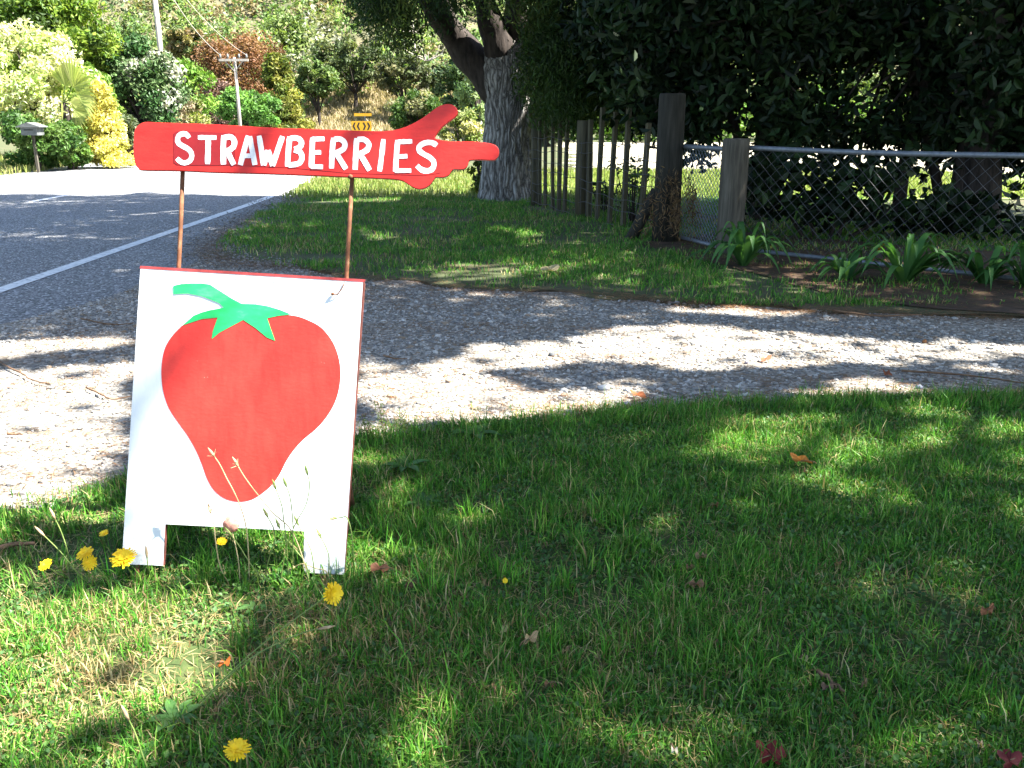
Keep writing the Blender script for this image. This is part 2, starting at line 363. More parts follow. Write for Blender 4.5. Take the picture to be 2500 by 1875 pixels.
# where the sun reaches the ground: crowns are pruned of leaves shading these patches or the sign
GAPS = [gpoly(p) for p in (
    [(-600, 930), (0, 915), (330, 900), (330, 1330), (0, 1372), (-500, 1440)],
    [(-300, 1436), (0, 1428), (330, 1440), (700, 1446), (712, 1500), (600, 1530), (570, 1600), (470, 1680), (430, 1760), (380, 1990), (-500, 1990)],
    [(-100, 850), (330, 815), (330, 850), (-100, 885)],
    [(840, 880), (1000, 886), (1150, 866), (1180, 842), (1400, 826), (1650, 800), (1900, 806), (2100, 826), (2500, 838), (2900, 845), (2900, 882), (2500, 882), (2200, 902), (1900, 912), (1650, 912), (1450, 893), (1280, 905), (1200, 925), (1300, 950), (1560, 935), (1620, 950), (1500, 1000), (1330, 1035), (1000, 1060), (840, 1085)],
    [(1640, 750), (1990, 768), (1980, 778), (1640, 766)],
    [(1900, 955), (2050, 935), (2200, 940), (2300, 965), (2100, 972)], [(2300, 895), (2500, 905), (2500, 925), (2320, 915)],
    [(880, 1190), (960, 1200), (950, 1300), (890, 1290)], [(1230, 1215), (1340, 1225), (1300, 1250)], [(1340, 1350), (1440, 1365), (1400, 1400)],
    [(1400, 1045), (1500, 1042), (1480, 1060)], [(2050, 1010), (2300, 1000), (2250, 1030)],
    [(1930, 1450), (2120, 1440), (2180, 1490), (2000, 1500)], [(2140, 1760), (2250, 1755), (2230, 1790)], [(2080, 1840), (2350, 1830), (2400, 1900), (2050, 1900)],
    [(1270, 1545), (1340, 1550), (1330, 1590)], [(900, 1800), (1100, 1790), (1150, 1850), (950, 1860)], [(1640, 1810), (1680, 1815), (1670, 1850)],
    [(1600, 1110), (1720, 1120), (1660, 1150)], [(1540, 1820), (1700, 1800), (1730, 1870), (1560, 1880)],
    [(870, 560), (1000, 585), (900, 592)], [(1180, 560), (1330, 575), (1250, 590)])]
TILT = R_(14); SN = np.array([0, -math.cos(TILT), math.sin(TILT)]); SU = np.array([0, math.sin(TILT), math.cos(TILT)])
S0 = G(565, 1440); S0[0] = 0
def sun_gap(C):
    g = C[:, :2] - SUN[:2] * (C[:, 2:3] / SUN[2])
    lit = np.zeros(len(C), bool)
    wob = np.stack([vnoise(g[:, 0], g[:, 1], .25, 31) - .5, vnoise(g[:, 0], g[:, 1], .25, 32) - .5], 1) * .22
    for p in GAPS: lit |= inpoly(g + wob, p)
    yb = np.where(g[:, 0] < -3.5, 14.2, 12.9) + (vnoise(g[:, 0], g[:, 1], .8, 33) - .5) * 1.0
    lit |= (g[:, 1] > yb) & (g[:, 0] < -.7)
    lit |= (g[:, 0] < -9.2)
    fl = .62 * vnoise(g[:, 0], g[:, 1], .16, 34) + .38 * vnoise(g[:, 0], g[:, 1], .42, 35)
    lit |= (fl > .635) & (g[:, 1] < 3.4) & (rng.random(len(C)) < .9)
    lit |= (fl > .72) & (g[:, 1] > 6.4) & (g[:, 0] > -3.2) & (rng.random(len(C)) < .8)
    k = ((C - S0) @ SN) / np.dot(SUN, SN); Q = C - SUN * k[:, None]
    onb = (Q[:, 0] > -1.0) & (Q[:, 0] < .05) & (Q[:, 2] > .02) & (Q[:, 2] < 1.27)
    lit |= onb & (rng.random(len(C)) < np.where(Q[:, 0] < -.45, .995, .95))
    return ~lit | (rng.random(len(C)) < .02)

def limb_tree(name, label, base, trunk_r, height, crowns, cols, per, size, cat='tree', bark='bark_dark', cr=.75, fixed_limbs=None, cull=sun_gap, mat=None, aspect=.55, group=None, hexa=False, limbs=16):
    base = np.asarray(base, float); t = thing(name, base, label, cat, group)
    cen = np.concatenate([ellip(c, r, k) for c, r, k in crowns])
    mb = MB(); top = base + [0, 0, height]
    if fixed_limbs is None:
        P = smooth_path([base - [0, 0, .1], base + [.05, .05, height * .3], base + [-.08, .1, height * .7], top], 12)
        mb.tube(P, np.linspace(trunk_r * 1.15, trunk_r * .55, 12), 14)
    else: fixed_limbs(mb)
    cand = []
    for c in cen[rng.choice(len(cen), min(limbs * 3, len(cen)), replace=False)]:
        s = base + [0, 0, height * rng.uniform(.55, .98)]; m = s + (c - s) * .5 + [0, 0, rng.uniform(0, .5)]
        cand.append((-np.mean(sun_gap(smooth_path([s, m, c], 24))), len(cand), s, m, c))
    for _, _, s, m, c in sorted(cand)[:limbs]:
        mb.tube(smooth_path([s, m, c], 8), np.linspace(trunk_r * .3, .025, 8), 7)
    mb.build('trunk', M[bark], t, True)
    foliage('crown', cen, cr, per, size, cols, t, mat, aspect, cull=cull, hexa=hexa)
    return t

def shrub(name, label, cx, topy, wpx, Y, cols, cat='shrub', n=34, per=150, size=.13, cr=.30, depth=None, stem=True, aspect=.55, mat=None, base_z=0, pointed=False, group=None, botpx=None, bias=None, hexa=False, jit=.2):
    """a shrub or tree seen whole: centre column, top edge and width in the photograph, standing at distance Y"""
    top = atY(cx, topy, Y); L = atY(cx - wpx / 2, topy, Y)[0]; Rr = atY(cx + wpx / 2, topy, Y)[0]
    rx = (Rr - L) / 2; h = top[2] - base_z; zb = base_z + h * .06 if botpx is None else atY(cx, botpx, Y)[2]
    c = np.array([top[0], Y, (zb + top[2]) / 2]); rz = (top[2] - zb) / 2; ry = depth or rx * .8
    if pointed:
        q = rng.random(n) ** 1.5; a = rng.random(n) * 2 * math.pi; rr = (1 - q * .92) * np.sqrt(rng.uniform(.45, 1, n))
        cen = np.stack([c[0] + rx * rr * np.cos(a), Y + ry * rr * np.sin(a), zb + q * 2 * rz], 1)
    else: cen = ellip(c, (rx * .9, ry * .9, rz * .9), n)
    crad = cr * min(rx, rz) * rng.uniform(.7, 1.3, n)
    t = thing(name, (top[0], Y, base_z), label, cat, group)
    if stem:
        mb = MB(); b = np.array([top[0], Y, base_z])
        mb.tube(smooth_path([b - [0, 0, .1], b + [.05, 0, h * .35], b + [0, .05, h * .8]], 8), np.linspace(max(.03, h * .035), .02, 8), 8)
        for cc in cen[:10]: mb.tube(smooth_path([b + [0, 0, h * .25], (b + [0, 0, h * .4] + cc) / 2, cc], 6), np.linspace(max(.02, h * .014), .008, 6), 5)
        mb.build('trunk', M['bark_dark'], t, True)
    foliage('crown', cen, crad, per, size, cols, t, mat, aspect, bias=bias, hexa=hexa, jit=jit)
    return t
DG = [(.03, .07, .015), (.045, .095, .02), (.06, .115, .028), (.08, .13, .03)]
LIME = [(.12, .2, .03), (.16, .25, .04), (.1, .18, .03)]

# -- the hillside scrub: one mass
n = 1500; hx = rng.uniform(-62, 55, n); hy = 60.5 + 34 * rng.random(n)
bare = (hx > -14.5) & (hx < -5.5) & (hy < 68)
hx, hy = hx[~bare], hy[~bare]; n = len(hx); hr = rng.uniform(.9, 2.2, n); hz = hill_z(hx, hy)
Hc = [(.10, .14, .045), (.07, .12, .035), (.13, .17, .05), (.17, .185, .08), (.05, .09, .03), (.18, .19, .13), (.15, .12, .06), (.09, .15, .04), (.14, .19, .05), (.11, .16, .04)]
cen = np.stack([hx, hy, hz + hr * .6], 1)
sub = 7; c2 = np.repeat(cen, sub, 0) + rdir(n * sub) * np.repeat(hr, sub)[:, None] * [[.75, .75, .7]]
r2 = np.repeat(hr, sub) * .5
pc = np.repeat(palette(n, Hc, .15) * 1.35, sub, 0); ci = np.repeat(np.arange(len(c2)), 17); m_ = len(ci)
C = c2[ci] + rdir(m_) * r2[ci][:, None] * rng.random((m_, 1)) ** .4
T = np.clip(pc[ci] * (1 + rng.normal(0, .25, (m_, 1))), .004, .9)
V, Fq, T = leaf_arrays(C, .2 + .3 * rng.random(m_), .6, None, T)
link('hill_scrub', mesh_np('hill_scrub', V, [Fq], M['leaf'], T), label='mixed green and grey scrub covering the steep hillside', category='scrub', kind='stuff')
# dead grey trees on the slope
for i, (x, y, Y, lab) in enumerate([(1040, 150, 66, 'bleached bare dead tree sprawling over the dark bank on the slope'), (1010, 75, 72, 'bare pale dead branch leaning out high on the hillside')]):
    b = atY(x, y, Y); t = thing('dead_tree', b, lab, 'dead tree'); mb = MB()
    b0 = np.array([b[0], Y, float(hill_z(np.array([b[0]]), np.array([Y]))[0]) - .2])
    mb.tube(smooth_path([b0, b0 + [.1, -.2, .8], b], 8), np.linspace(.12, .06, 8), 7)
    for q in range(9):
        e = b + [rng.uniform(-1.6, 1.6), rng.uniform(-.8, .2), rng.uniform(-.5, 1.2)]
        mb.tube(smooth_path([b, (b + e) / 2 + rng.normal(0, .2, 3), e], 7), np.linspace(.05, .012, 7), 5)
    mb.build('branch', M['pole'], t, True)

# -- far side of the road, from the left edge towards the bend
shrub('cream_shrub', 'huge rounded cream and white flowering shrub at the roadside', 30, 48, 330, 21.5, [(.55, .56, .34), (.62, .62, .42), (.42, .5, .2), (.2, .3, .06), (.5, .52, .28)], n=70, per=230, size=.11, cr=.34, botpx=330)
shrub('roadside_tree', 'tall yellow-green leafy tree rising behind the cream shrub', 110, -70, 300, 26, [(.13, .2, .02), (.17, .24, .03), (.07, .13, .015), (.045, .085, .012)], 'tree', n=60, per=200, size=.15, cr=.32, botpx=230)
shrub('leafy_shrub', 'mid green shrub below and right of the yellow-green tree', 215, 125, 120, 24, [(.09, .17, .02), (.13, .21, .03)], n=26, per=170, size=.12, cr=.4)
shrub('camellia', 'big dark glossy green camellia with pale spent flowers', 325, 85, 210, 27, [(.03, .075, .02), (.05, .1, .03), (.08, .13, .05), (.3, .32, .24)], n=60, per=200, size=.14, cr=.3, mat=M['gloss'])
shrub('golden_conifer', 'small bright yellow golden conifer beside the palm', 243, 212, 108, 21.3, [(.58, .5, .13), (.64, .58, .2), (.45, .42, .1)], n=60, per=170, size=.08, cr=.42, pointed=True)
shrub('ivy_bush', 'low dark green leafy bush growing around the letterbox', 75, 268, 230, 20.3, [(.04, .1, .02), (.07, .14, .03), (.1, .17, .04)], n=40, per=170, size=.1, cr=.34)
shrub('low_bush', 'low green bush at the foot of the golden conifer, nearer the letterbox', 165, 330, 90, 20.6, [(.06, .13, .02), (.1, .17, .03)], n=20, per=130, size=.09, cr=.4)
shrub('rose_bush', 'low grey-green rose bush between golden conifer and red sign', 312, 288, 90, 22.5, [(.09, .12, .06), (.13, .15, .08), (.07, .1, .04), (.3, .22, .18)], n=24, per=140, size=.09, cr=.4)
shrub('lime_tree', 'bright lime green tree standing right of the tall pole', 440, 128, 135, 40, [(.11, .21, .025), (.15, .26, .04)], 'tree', n=34, per=150, size=.2, cr=.36)
shrub('copper_tree', 'rust-brown copper beech tree behind the pole with the crossarm', 585, 62, 235, 56, [(.15, .07, .03), (.2, .1, .045), (.12, .06, .025), (.24, .13, .06)], 'tree', n=90, per=220, size=.17, cr=.26)
shrub('plum_shrub', 'dull purple-brown shrub at the foot of the copper tree', 528, 190, 90, 52, [(.12, .07, .05), (.16, .1, .08)], n=20, per=120, size=.2, cr=.4)
shrub('olive_conifer', 'broad olive green conifer beside the copper tree', 672, 138, 180, 53, [(.14, .15, .028), (.18, .18, .035), (.09, .12, .02)], 'tree', n=80, per=130, size=.24, cr=.22, pointed=True)
shrub('green_round_tree', 'round bright green tree behind the pole and above the sign', 598, 212, 165, 46, [(.10, .22, .04), (.14, .27, .06), (.08, .18, .035)], 'tree', n=44, per=150, size=.2, cr=.34)
shrub('flowering_bush', 'low pale pinkish flowering bush beneath the lime tree', 455, 232, 110, 34, [(.26, .24, .12), (.32, .26, .17), (.16, .2, .05), (.22, .26, .05)], n=30, per=130, size=.13, cr=.36)
shrub('clipped_bush', 'dark rounded bush with pale sunlit top on the bank', 1015, 212, 135, 44, [(.05, .10, .02), (.07, .13, .028), (.2, .2, .1)], n=44, per=170, size=.17, cr=.34)
shrub('white_rose', 'pale rose bush with white blooms left of the big trunk', 1125, 262, 120, 19, [(.22, .26, .09), (.15, .2, .05), (.55, .5, .45), (.28, .28, .1)], n=34, per=130, size=.075, cr=.34)
shrub('leafy_sapling', 'tall pale leafed sapling standing behind the limbs of the big tree', 1160, 70, 90, 30, [(.16, .22, .09), (.1, .16, .05)], 'tree', n=26, per=120, size=.14, cr=.4)
shrub('small_shrub', 'small yellow-green shrub at the foot of the big trunk', 1165, 385, 60, 13.6, [(.16, .2, .03), (.08, .12, .02)], n=14, per=80, size=.05, cr=.4)
for i, (x, ty, wd, Y, pal, lab, bp) in enumerate([
    (860, 90, 230, 66, [(.06, .085, .03), (.09, .11, .04), (.05, .075, .025)], 'dark grey-green bushy tree on the slope above the bare bank', 205),
    (985, 135, 200, 64, [(.10, .11, .05), (.14, .14, .06), (.07, .09, .035)], 'olive scrubby tree overhanging the bare bank beside the dead tree', 225),
    (1120, 120, 120, 58, [(.05, .09, .03), (.08, .12, .05)], 'green tree at the end of the slope behind the white roses', 300),
    (770, 150, 110, 62, [(.09, .14, .04), (.12, .17, .05)], 'fresh green bush on the slope right of the olive conifer', 238),
    (450, 60, 100, 66, [(.16, .14, .05), (.2, .15, .07), (.1, .13, .04)], 'yellowish brown bush on the slope beside the tall pole', 150),
    (700, 30, 140, 76, [(.10, .15, .04), (.14, .19, .05)], 'light green tree high on the hillside above the olive conifer', 130)]):
    q = atY(x, ty, Y); shrub('slope_tree', lab, x, ty, wd, Y, pal, 'tree', n=44, per=130, size=.26, cr=.32, base_z=max(0, float(hill_z(np.array([q[0]]), np.array([Y]))[0]) - .2), group='trees on the hillside', botpx=bp)
# fan palm
pb = atY(175, 395, 21.0); pb[2] = 0
t = thing('fan_palm', pb, 'fan palm with stiff spreading leaves between the cream shrub and the golden conifer', 'palm')
mb = MB(); mb.tube(smooth_path([pb - [0, 0, .1], pb + [.05, 0, .8], pb + [0, 0, 1.45]], 8), np.linspace(.12, .09, 8), 10); mb.build('trunk', M['bark_dark'], t, True)
hub = pb + [0, 0, 1.45]
for fx, fy in [(205, 165), (225, 205), (215, 290), (165, 160), (195, 250), (150, 240)]:
    e = atY(fx, fy, 20.7 + rng.uniform(-.3, .3)); d = e - hub; L = np.linalg.norm(d); d /= L; side = unit(np.cross(d, [0, -1, .2])); V = []; Fs = []
    mid = hub + d * L * .45
    st = MB(); st.tube(smooth_path([hub, mid], 4), .012, 5)
    for q in np.linspace(-1.15, 1.15, 17):
        dd = d * math.cos(q) + side * math.sin(q); tip = mid + dd * L * .62 + np.array([0, 0, -.10 * abs(q)]); k = len(V)
        pw = np.cross(dd, [0, -1, .2]) * .03
        V += [mid, mid + dd * L * .4 + pw, tip, mid + dd * L * .4 - pw]; Fs.append([k, k + 1, k + 2, k + 3])
    lf = link('frond', mesh_np('frond', np.array(V), [np.array(Fs)], M['leaf'], palette(len(Fs), [(.25, .3, .08), (.35, .38, .12)])), t)
    st.build('stalk', M['stem'], lf, True)
# letterbox
lb = atY(90, 392, 19.6); lb[2] = 0
t = thing('letterbox', lb, 'weathered grey gable-topped letterbox on a thin post in the bushes', 'letterbox')
MB().box(lb + [0, 0, .4], .05, .05, .85).build('post', M['timber'], t)
hb = lb + [0, 0, .86]; mb = MB(); mb.box(hb + [0, 0, .0], .34, .30, .16); mb.build('box', M['tin'], t)
a = hb + [0, 0, .083]; prof = [(-.25, 0), (.25, 0), (.25, .015), (0, .10), (-.25, .015)]
MB().slab([a + [.0 + px, -.19, pz] for px, pz in prof], [a + [px, .19, pz] for px, pz in prof]).build('roof', M['tin'], t)
MB().box(hb + [0, -.152, .03], .2, .006, .02).build('slot', M['black'], t)
# poles
def power_pole(x, ytop, Y, r, label, arm):
    b = atY(x, 300, Y); tp = atY(x, ytop, Y); b = np.array([tp[0], Y, 0.]); H = tp[2] if arm else 8.5
    t = thing('power_pole', b, label, 'power pole'); MB().tube([b - [0, 0, .3], b + [0, 0, H * .5], b + [0, 0, H]], [r * 1.15, r, r * .8], 12).build('post', M['pole'], t, True)
    if arm:
        MB().box(b + [.0, -r - .06, H - .12], 1.3, .09, .1).build('crossarm', M['pole'], t)
        for q in (-.58, -.25, .25, .58): MB().tube([b + [q, -r - .06, H - .05], b + [q, -r - .06, H + .02], b + [q, -r - .06, H + .14]], [.03, .055, .03], 8).build('insulator', M['tin'], t, True)
        for s in (-1, 1): MB().tube([b + [s * .4, -r - .06, H - .16], b + [0, -r - .04, H - .6]], .02, 5).build('brace', M['pole'], t)
    return b, H
b1, h1 = power_pole(372, -60, 44, .125, 'tall grey pole rising out of the roadside shrubs past the top of the camellia', False)
b2, h2 = power_pole(572, 140, 42, .075, 'pole with crossarm and insulators in front of the copper tree', True)
for q in (-.58, .58):
    a, c = b2 + [q, -.18, h2 + .1], b1 + [q * .1, 0, 8.2 + q * .2]
    P = np.array([a + (c - a) * s - [0, 0, .5 * 4 * s * (1 - s)] for s in np.linspace(0, 1, 16)])
    MB().tube(P, .012, 5).build('power_line', M['pole'], label='overhead wire strung between the two roadside poles', category='wire', group='overhead wires')
# chevron sign
cs = atY(883, 318, 50); t = thing('chevron_sign', (cs[0], 50, 0), 'yellow sign with black chevrons at the bend ahead', 'road sign')
cz = atY(883, 308, 50)[2]; pw = .62
MB().box((cs[0], 50, cz), 2 * pw * .86, .02, .52).build('panel', M['sign_yellow'], t)
MB().tube([(cs[0] - .3, 50.05, 0), (cs[0] - .3, 50.05, cz + .2)], .03, 8).build('post', M['galv'], t)
MB().tube([(cs[0] + .3, 50.05, 0), (cs[0] + .3, 50.05, cz + .2)], .03, 8).build('post', M['galv'], t)
for k, s in ((-.36, -1), (-.13, -1), (.13, 1), (.36, 1)):
    X = cs[0] + k; y = 49.986; o = [(X - s * .06, cz + .19), (X + s * .03, cz + .19), (X + s * .12, cz), (X + s * .03, cz - .19), (X - s * .06, cz - .19), (X + s * .03, cz)]
    MB().slab([(a, y, b) for a, b in o], [(a, y + .004, b) for a, b in o]).build('chevron', M['black'], t)
uz = atY(883, 280, 50)[2]
t2 = thing('street_name_sign', (cs[0], 50.6, 0), 'narrow yellow plate on a post above the chevron sign', 'road sign')
MB().box((cs[0], 50.6, uz), .95, .02, .15).build('plate', M['sign_yellow'], t2)
MB().tube([(cs[0] + .1, 50.65, 0), (cs[0] + .1, 50.65, uz)], .03, 8).build('post', M['galv'], t2)
# beyond the paddock
hz_ = []
for i in range(9):
    X = 2.5 + i * 3.6
    t = thing('hedge_bush', (X, 41.5, 0), 'sunlit green hedge bush along the far side of the pale paddock', 'hedge', 'hedge bushes beyond the paddock')
    foliage('crown', ellip((X, 41.5, 1.0), (1.9, 1.1, 1.1), 30), .6, 110, .2, [(.07, .16, .02), (.1, .2, .03), (.13, .22, .04)], t)
shelter_spots = [(1.2, 36, 4.2, 1.6), (9, 47, 9, 3.2), (15, 46, 10, 3.5), (21, 47, 9, 3.3), (27.5, 45, 10, 3.6), (34, 47, 9, 3.5)]
for i, (X, Y, h, r) in enumerate(shelter_spots):
    t = thing('shelter_tree', (X, Y, 0), 'dark weeping conifer drooping behind the batten fence' if i == 0 else 'tall dark shelterbelt tree behind the paddock hedge', 'tree', None if i == 0 else 'shelterbelt trees')
    MB().tube([(X, Y, -.1), (X, Y, h * .5), (X, Y, h * .9)], [.3, .2, .06], 10).build('trunk', M['bark_dark'], t, True)
    foliage('crown', ellip((X, Y, h * .55), (r, r * .8, h * .46), 60), .9, 100, .32, [(.025, .045, .014), (.04, .065, .02), (.055, .08, .025)] if i == 0 else [(.06, .11, .03), (.09, .14, .04), (.12, .17, .05)], t)

# -- the big tree by the verge
TB = G(1232, 488); YT = TB[1]
def tp(x, y, dy=0): return atY(x, y, YT + dy)
big = thing('big_tree', (TB[0], YT, 0), 'big old tree with thick grey furrowed trunk beside the batten fence', 'tree')
mb = MB(); sc_ = 1 / (F_PX / (YT * math.cos(PITCH) + .2))
def bark_prof(seed, amp):
    ph = np.random.default_rng(seed).random(40) * 6.28
    def f(i, q):
        a = q / 72 * 2 * math.pi; z = i * .16
        rdg = abs(math.sin(7 * a + 1.3 * math.sin(z * 1.1 + ph[0]) + ph[1])) * .6 + abs(math.sin(13 * a + 1.1 * math.sin(z * 1.7 + ph[2]) + ph[3])) * .4
        return 1 + amp * (rdg - .6) + amp * .35 * math.sin(23 * a + 3 * math.sin(z * 2.3) + z * 1.5) + .03 * math.sin(3 * a + z * .6)
    return f
P = smooth_path([tp(1233, 505), tp(1236, 420), tp(1240, 330), tp(1242, 240), tp(1240, 170), tp(1225, 110)], 60)
mb.tube(P, np.interp(np.linspace(0, 1, 60), [0, .1, .3, .6, .75, .9, 1], [.42, .37, .345, .34, .40, .36, .25]), 72, prof=bark_prof(1, .10))
mb.build('trunk', M['bark'], big, True)
LIMBS = [([tp(1225, 225), tp(1175, 170), tp(1115, 95), tp(1060, 10, -.5), tp(1000, -130, -1.2), tp(930, -330, -2)], .26, .1),
         ([tp(1235, 190), tp(1215, 100, -.2), tp(1185, 10, -.4), tp(1150, -150, -1)], .24, .1),
         ([tp(1250, 190), tp(1262, 90), tp(1258, -20, -.3), tp(1270, -250, -.8)], .22, .1),
         ([tp(1262, 200), tp(1300, 110), tp(1345, 20, -.4), tp(1420, -160, -1.2)], .2, .08),
         ([tp(1262, 238), tp(1310, 215), tp(1365, 192), tp(1430, 150, -.5), tp(1540, 60, -1.2)], .15, .05),
         ([tp(1245, 110), tp(1275, 60), tp(1330, 5), tp(1400, -60, -1)], .09, .05), ([tp(1230, 170, .3), tp(1190, 90, .5), tp(1160, -60, .8)], .13, .07),
         ([tp(1290, 120), tp(1350, 95), tp(1420, 92, -.3)], .05, .03)]
for i, (P, r0, r1) in enumerate(LIMBS):
    P = smooth_path(P, 28); k = 28
    MB().tube(P, np.linspace(r0, r1, 28) * (1 + .08 * np.sin(np.arange(28) * .9 + i)), 28, prof=lambda a, q, s=bark_prof(i + 5, .09): s(a, int(q * 72 / 28))).build('limb', M['bark_dark' if i else 'bark_dark'], big, True)
cen = np.concatenate([ellip((.6, 9.9, 8.4), (5.8, 4.0, 2.9), 165), ellip((2.2, 6.6, 8.8), (4.2, 2.6, 2.2), 75)])
bs = tp(1240, -180)
for c in sorted(cen[::4], key=lambda c: -np.mean(sun_gap(smooth_path([bs, (bs + c) / 2 + [0, 0, .5], c], 24))))[:16]:
    s = bs; MB().tube(smooth_path([s, (s + c) / 2 + [0, 0, .5], c], 8), np.linspace(.12, .03, 8), 7).build('limb', M['bark_dark'], big, True)
foliage('crown', cen, .85, 330, .17, DG, big, cull=sun_gap)
# drooping fine sprays that reach into view
def px_clumps(boxes, n, Y0, Y1):
    out = []
    for x0, y0, x1, y1, wgt in boxes:
        for _ in range(int(n * wgt)): out.append(atY(rng.uniform(x0, x1), rng.uniform(y0, y1), rng.uniform(Y0, Y1)))
    return np.array(out)
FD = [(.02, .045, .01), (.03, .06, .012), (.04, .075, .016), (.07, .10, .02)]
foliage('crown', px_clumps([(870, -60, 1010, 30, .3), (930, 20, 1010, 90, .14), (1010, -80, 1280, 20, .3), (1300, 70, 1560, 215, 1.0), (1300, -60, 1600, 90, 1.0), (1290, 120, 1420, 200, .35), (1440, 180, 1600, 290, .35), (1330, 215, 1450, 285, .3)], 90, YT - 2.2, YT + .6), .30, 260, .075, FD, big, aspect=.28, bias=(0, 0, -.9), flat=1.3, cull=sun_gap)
# -- evergreen trees behind the chain-link
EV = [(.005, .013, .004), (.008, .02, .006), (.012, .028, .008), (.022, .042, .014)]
def evergreen(label, bx, by, Y, stems, boxes, n, Y0, Y1, leafs=.125, per=42, cr=.34, high=None):
    b = G(bx, by); sc = 1; b = np.array([atY(bx, by, Y)[0], Y, 0.]); t = thing('evergreen_tree', b, label, 'tree', None)
    mb = MB()
    for P, r0, r1 in stems: mb.tube(smooth_path([np.append(atY(*P[0], Y)[:2], -.05)] + [atY(x, y, Y) for x, y in P[1:]], 14), np.linspace(r0, r1, 14), 10)
    mb.build('trunk', M['bark_dark'], t, True)
    cen = px_clumps(boxes, n, Y0, Y1)
    tw = MB()
    for c in cen[::5]:
        j = rng.integers(0, len(stems)); P, _, _ = stems[j]; s = atY(*P[-1], Y); tw.tube(smooth_path([s, (s + c) / 2 + rng.normal(0, .1, 3), c], 6), np.linspace(.03, .008, 6), 5)
    tw.build('branch', M['bark_dark'], t, True)
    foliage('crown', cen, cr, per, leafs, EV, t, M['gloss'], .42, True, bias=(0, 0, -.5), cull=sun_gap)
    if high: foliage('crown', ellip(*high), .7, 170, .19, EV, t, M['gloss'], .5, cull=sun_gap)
    return t
evergreen('dark glossy-leaved evergreen whose foliage hangs over the short round post', 1850, 480, 10.6, [([(1850, 480), (1862, 330), (1880, 200), (1900, 60)], .09, .05), ([(1850, 480), (1800, 330), (1740, 180), (1680, 40)], .06, .03)],
          [(1430, -60, 1900, 130, 1.5), (1560, 110, 1800, 240, .5), (1870, 110, 1950, 240, .12), (1590, 230, 1960, 320, .28), (1480, 120, 1600, 230, .2), (1600, 320, 1700, 380, .05), (1830, 320, 1960, 400, .07), (1500, 190, 1600, 300, .22), (1660, 250, 1760, 330, .1)], 85, 9.35, 12.4, high=((3.0, 11.6, 5.2), (2.8, 1.8, 2.1), 70))
evergreen('evergreen with two slanting stems behind the middle of the chain-link', 2230, 520, 10.2, [([(2190, 560), (2205, 420), (2245, 250), (2290, 80)], .08, .05), ([(2310, 520), (2275, 380), (2240, 240), (2200, 60)], .06, .04)],
          [(1880, -60, 2300, 140, 1.5), (1900, 120, 2080, 330, .32), (2190, 110, 2320, 340, .32), (2070, 290, 2240, 340, .15), (1960, 330, 2080, 400, .08), (2230, 340, 2330, 420, .07)], 85, 9.4, 12.2, high=((5.6, 10.6, 5.2), (2.6, 2.0, 2.1), 70))
evergreen('evergreen with the thickest dark trunk, at the far end of the chain-link', 2400, 520, 9.6, [([(2390, 560), (2395, 400), (2400, 250), (2415, 40)], .22, .17), ([(2330, 520), (2345, 400), (2375, 250)], .07, .06)],
          [(2280, -60, 2700, 180, 1.6), (2300, 160, 2650, 360, 1.1), (2440, 340, 2650, 420, .3)], 90, 8.9, 11.6, high=((7.6, 9.6, 5.2), (2.6, 2.0, 2.1), 70))
for x, y0, y1, Y, lab in [(1545, 385, 560, 10.2, 'small-leaved sucker shrub growing up behind the end of the batten fence'), (1480, 440, 540, 11.6, 'low leafy seedling bush behind the middle battens')]:
    b = atY(x, y1, Y); t = thing('sucker_shrub', (b[0], Y, 0), lab, 'shrub'); mb = MB(); cs_ = np.array([atY(x + rng.normal(0, 28), rng.uniform(y0, y1), Y + rng.normal(0, .15)) for _ in range(16)])
    for c in cs_: mb.tube(smooth_path([(b[0], Y, -.02), (b + c) / 2 * [1, 1, .9], c], 6), np.linspace(.012, .004, 6), 5)
    mb.build('stem', M['bark_dark'], t, True); foliage('crown', cs_, .12, 26, .05, [(.03, .07, .015), (.05, .10, .02)], t, M['gloss'], .5, True)
b = atY(2050, 560, 8.9); t = thing('evergreen_shrub', (b[0], 8.9, 0), 'round-leaved dark shrub pressing against the back of the chain-link', 'shrub')
mb = MB()
for x, y in [(1870, 400), (1960, 430), (2060, 420), (2130, 400), (2200, 470)]:
    s = np.array([atY(2010 + (x - 2010) * .3, 560, 8.9)[0], 8.9, 0.]); e = atY(x, y, 8.9); mb.tube(smooth_path([s, (s + e) / 2 + rng.normal(0, .06, 3), e], 8), np.linspace(.022, .006, 8), 6)
mb.build('stem', M['bark_dark'], t, True)
foliage('crown', px_clumps([(1815, 385, 2230, 470, .9), (1815, 440, 2150, 540, .8), (2200, 470, 2330, 570, .3), (2330, 500, 2500, 590, .3)], 34, 8.3, 9.3), .2, 20, .115, EV, t, M['gloss'], .62, True, cull=None)
# -- trees standing outside the picture to the right, whose crowns shade the lawn and the drive
limb_tree('lawn_tree', 'broadleaf tree on the lawn right of the sign, shading the grass', (6.2, .8, 0), .28, 6, [((6.0, 1.6, 6.9), (4.2, 3.0, 2.4), 170)], DG, 165, .17, cr=.75)
limb_tree('drive_tree', 'broadleaf tree beside the drive, shading the gravel', (9.4, 8.6, 0), .3, 6.5, [((6.6, 5.3, 7.6), (5.0, 3.0, 2.8), 190), ((9.3, 8.2, 6.4), (3.6, 2.8, 3.0), 110)], DG, 165, .17, cr=.8)

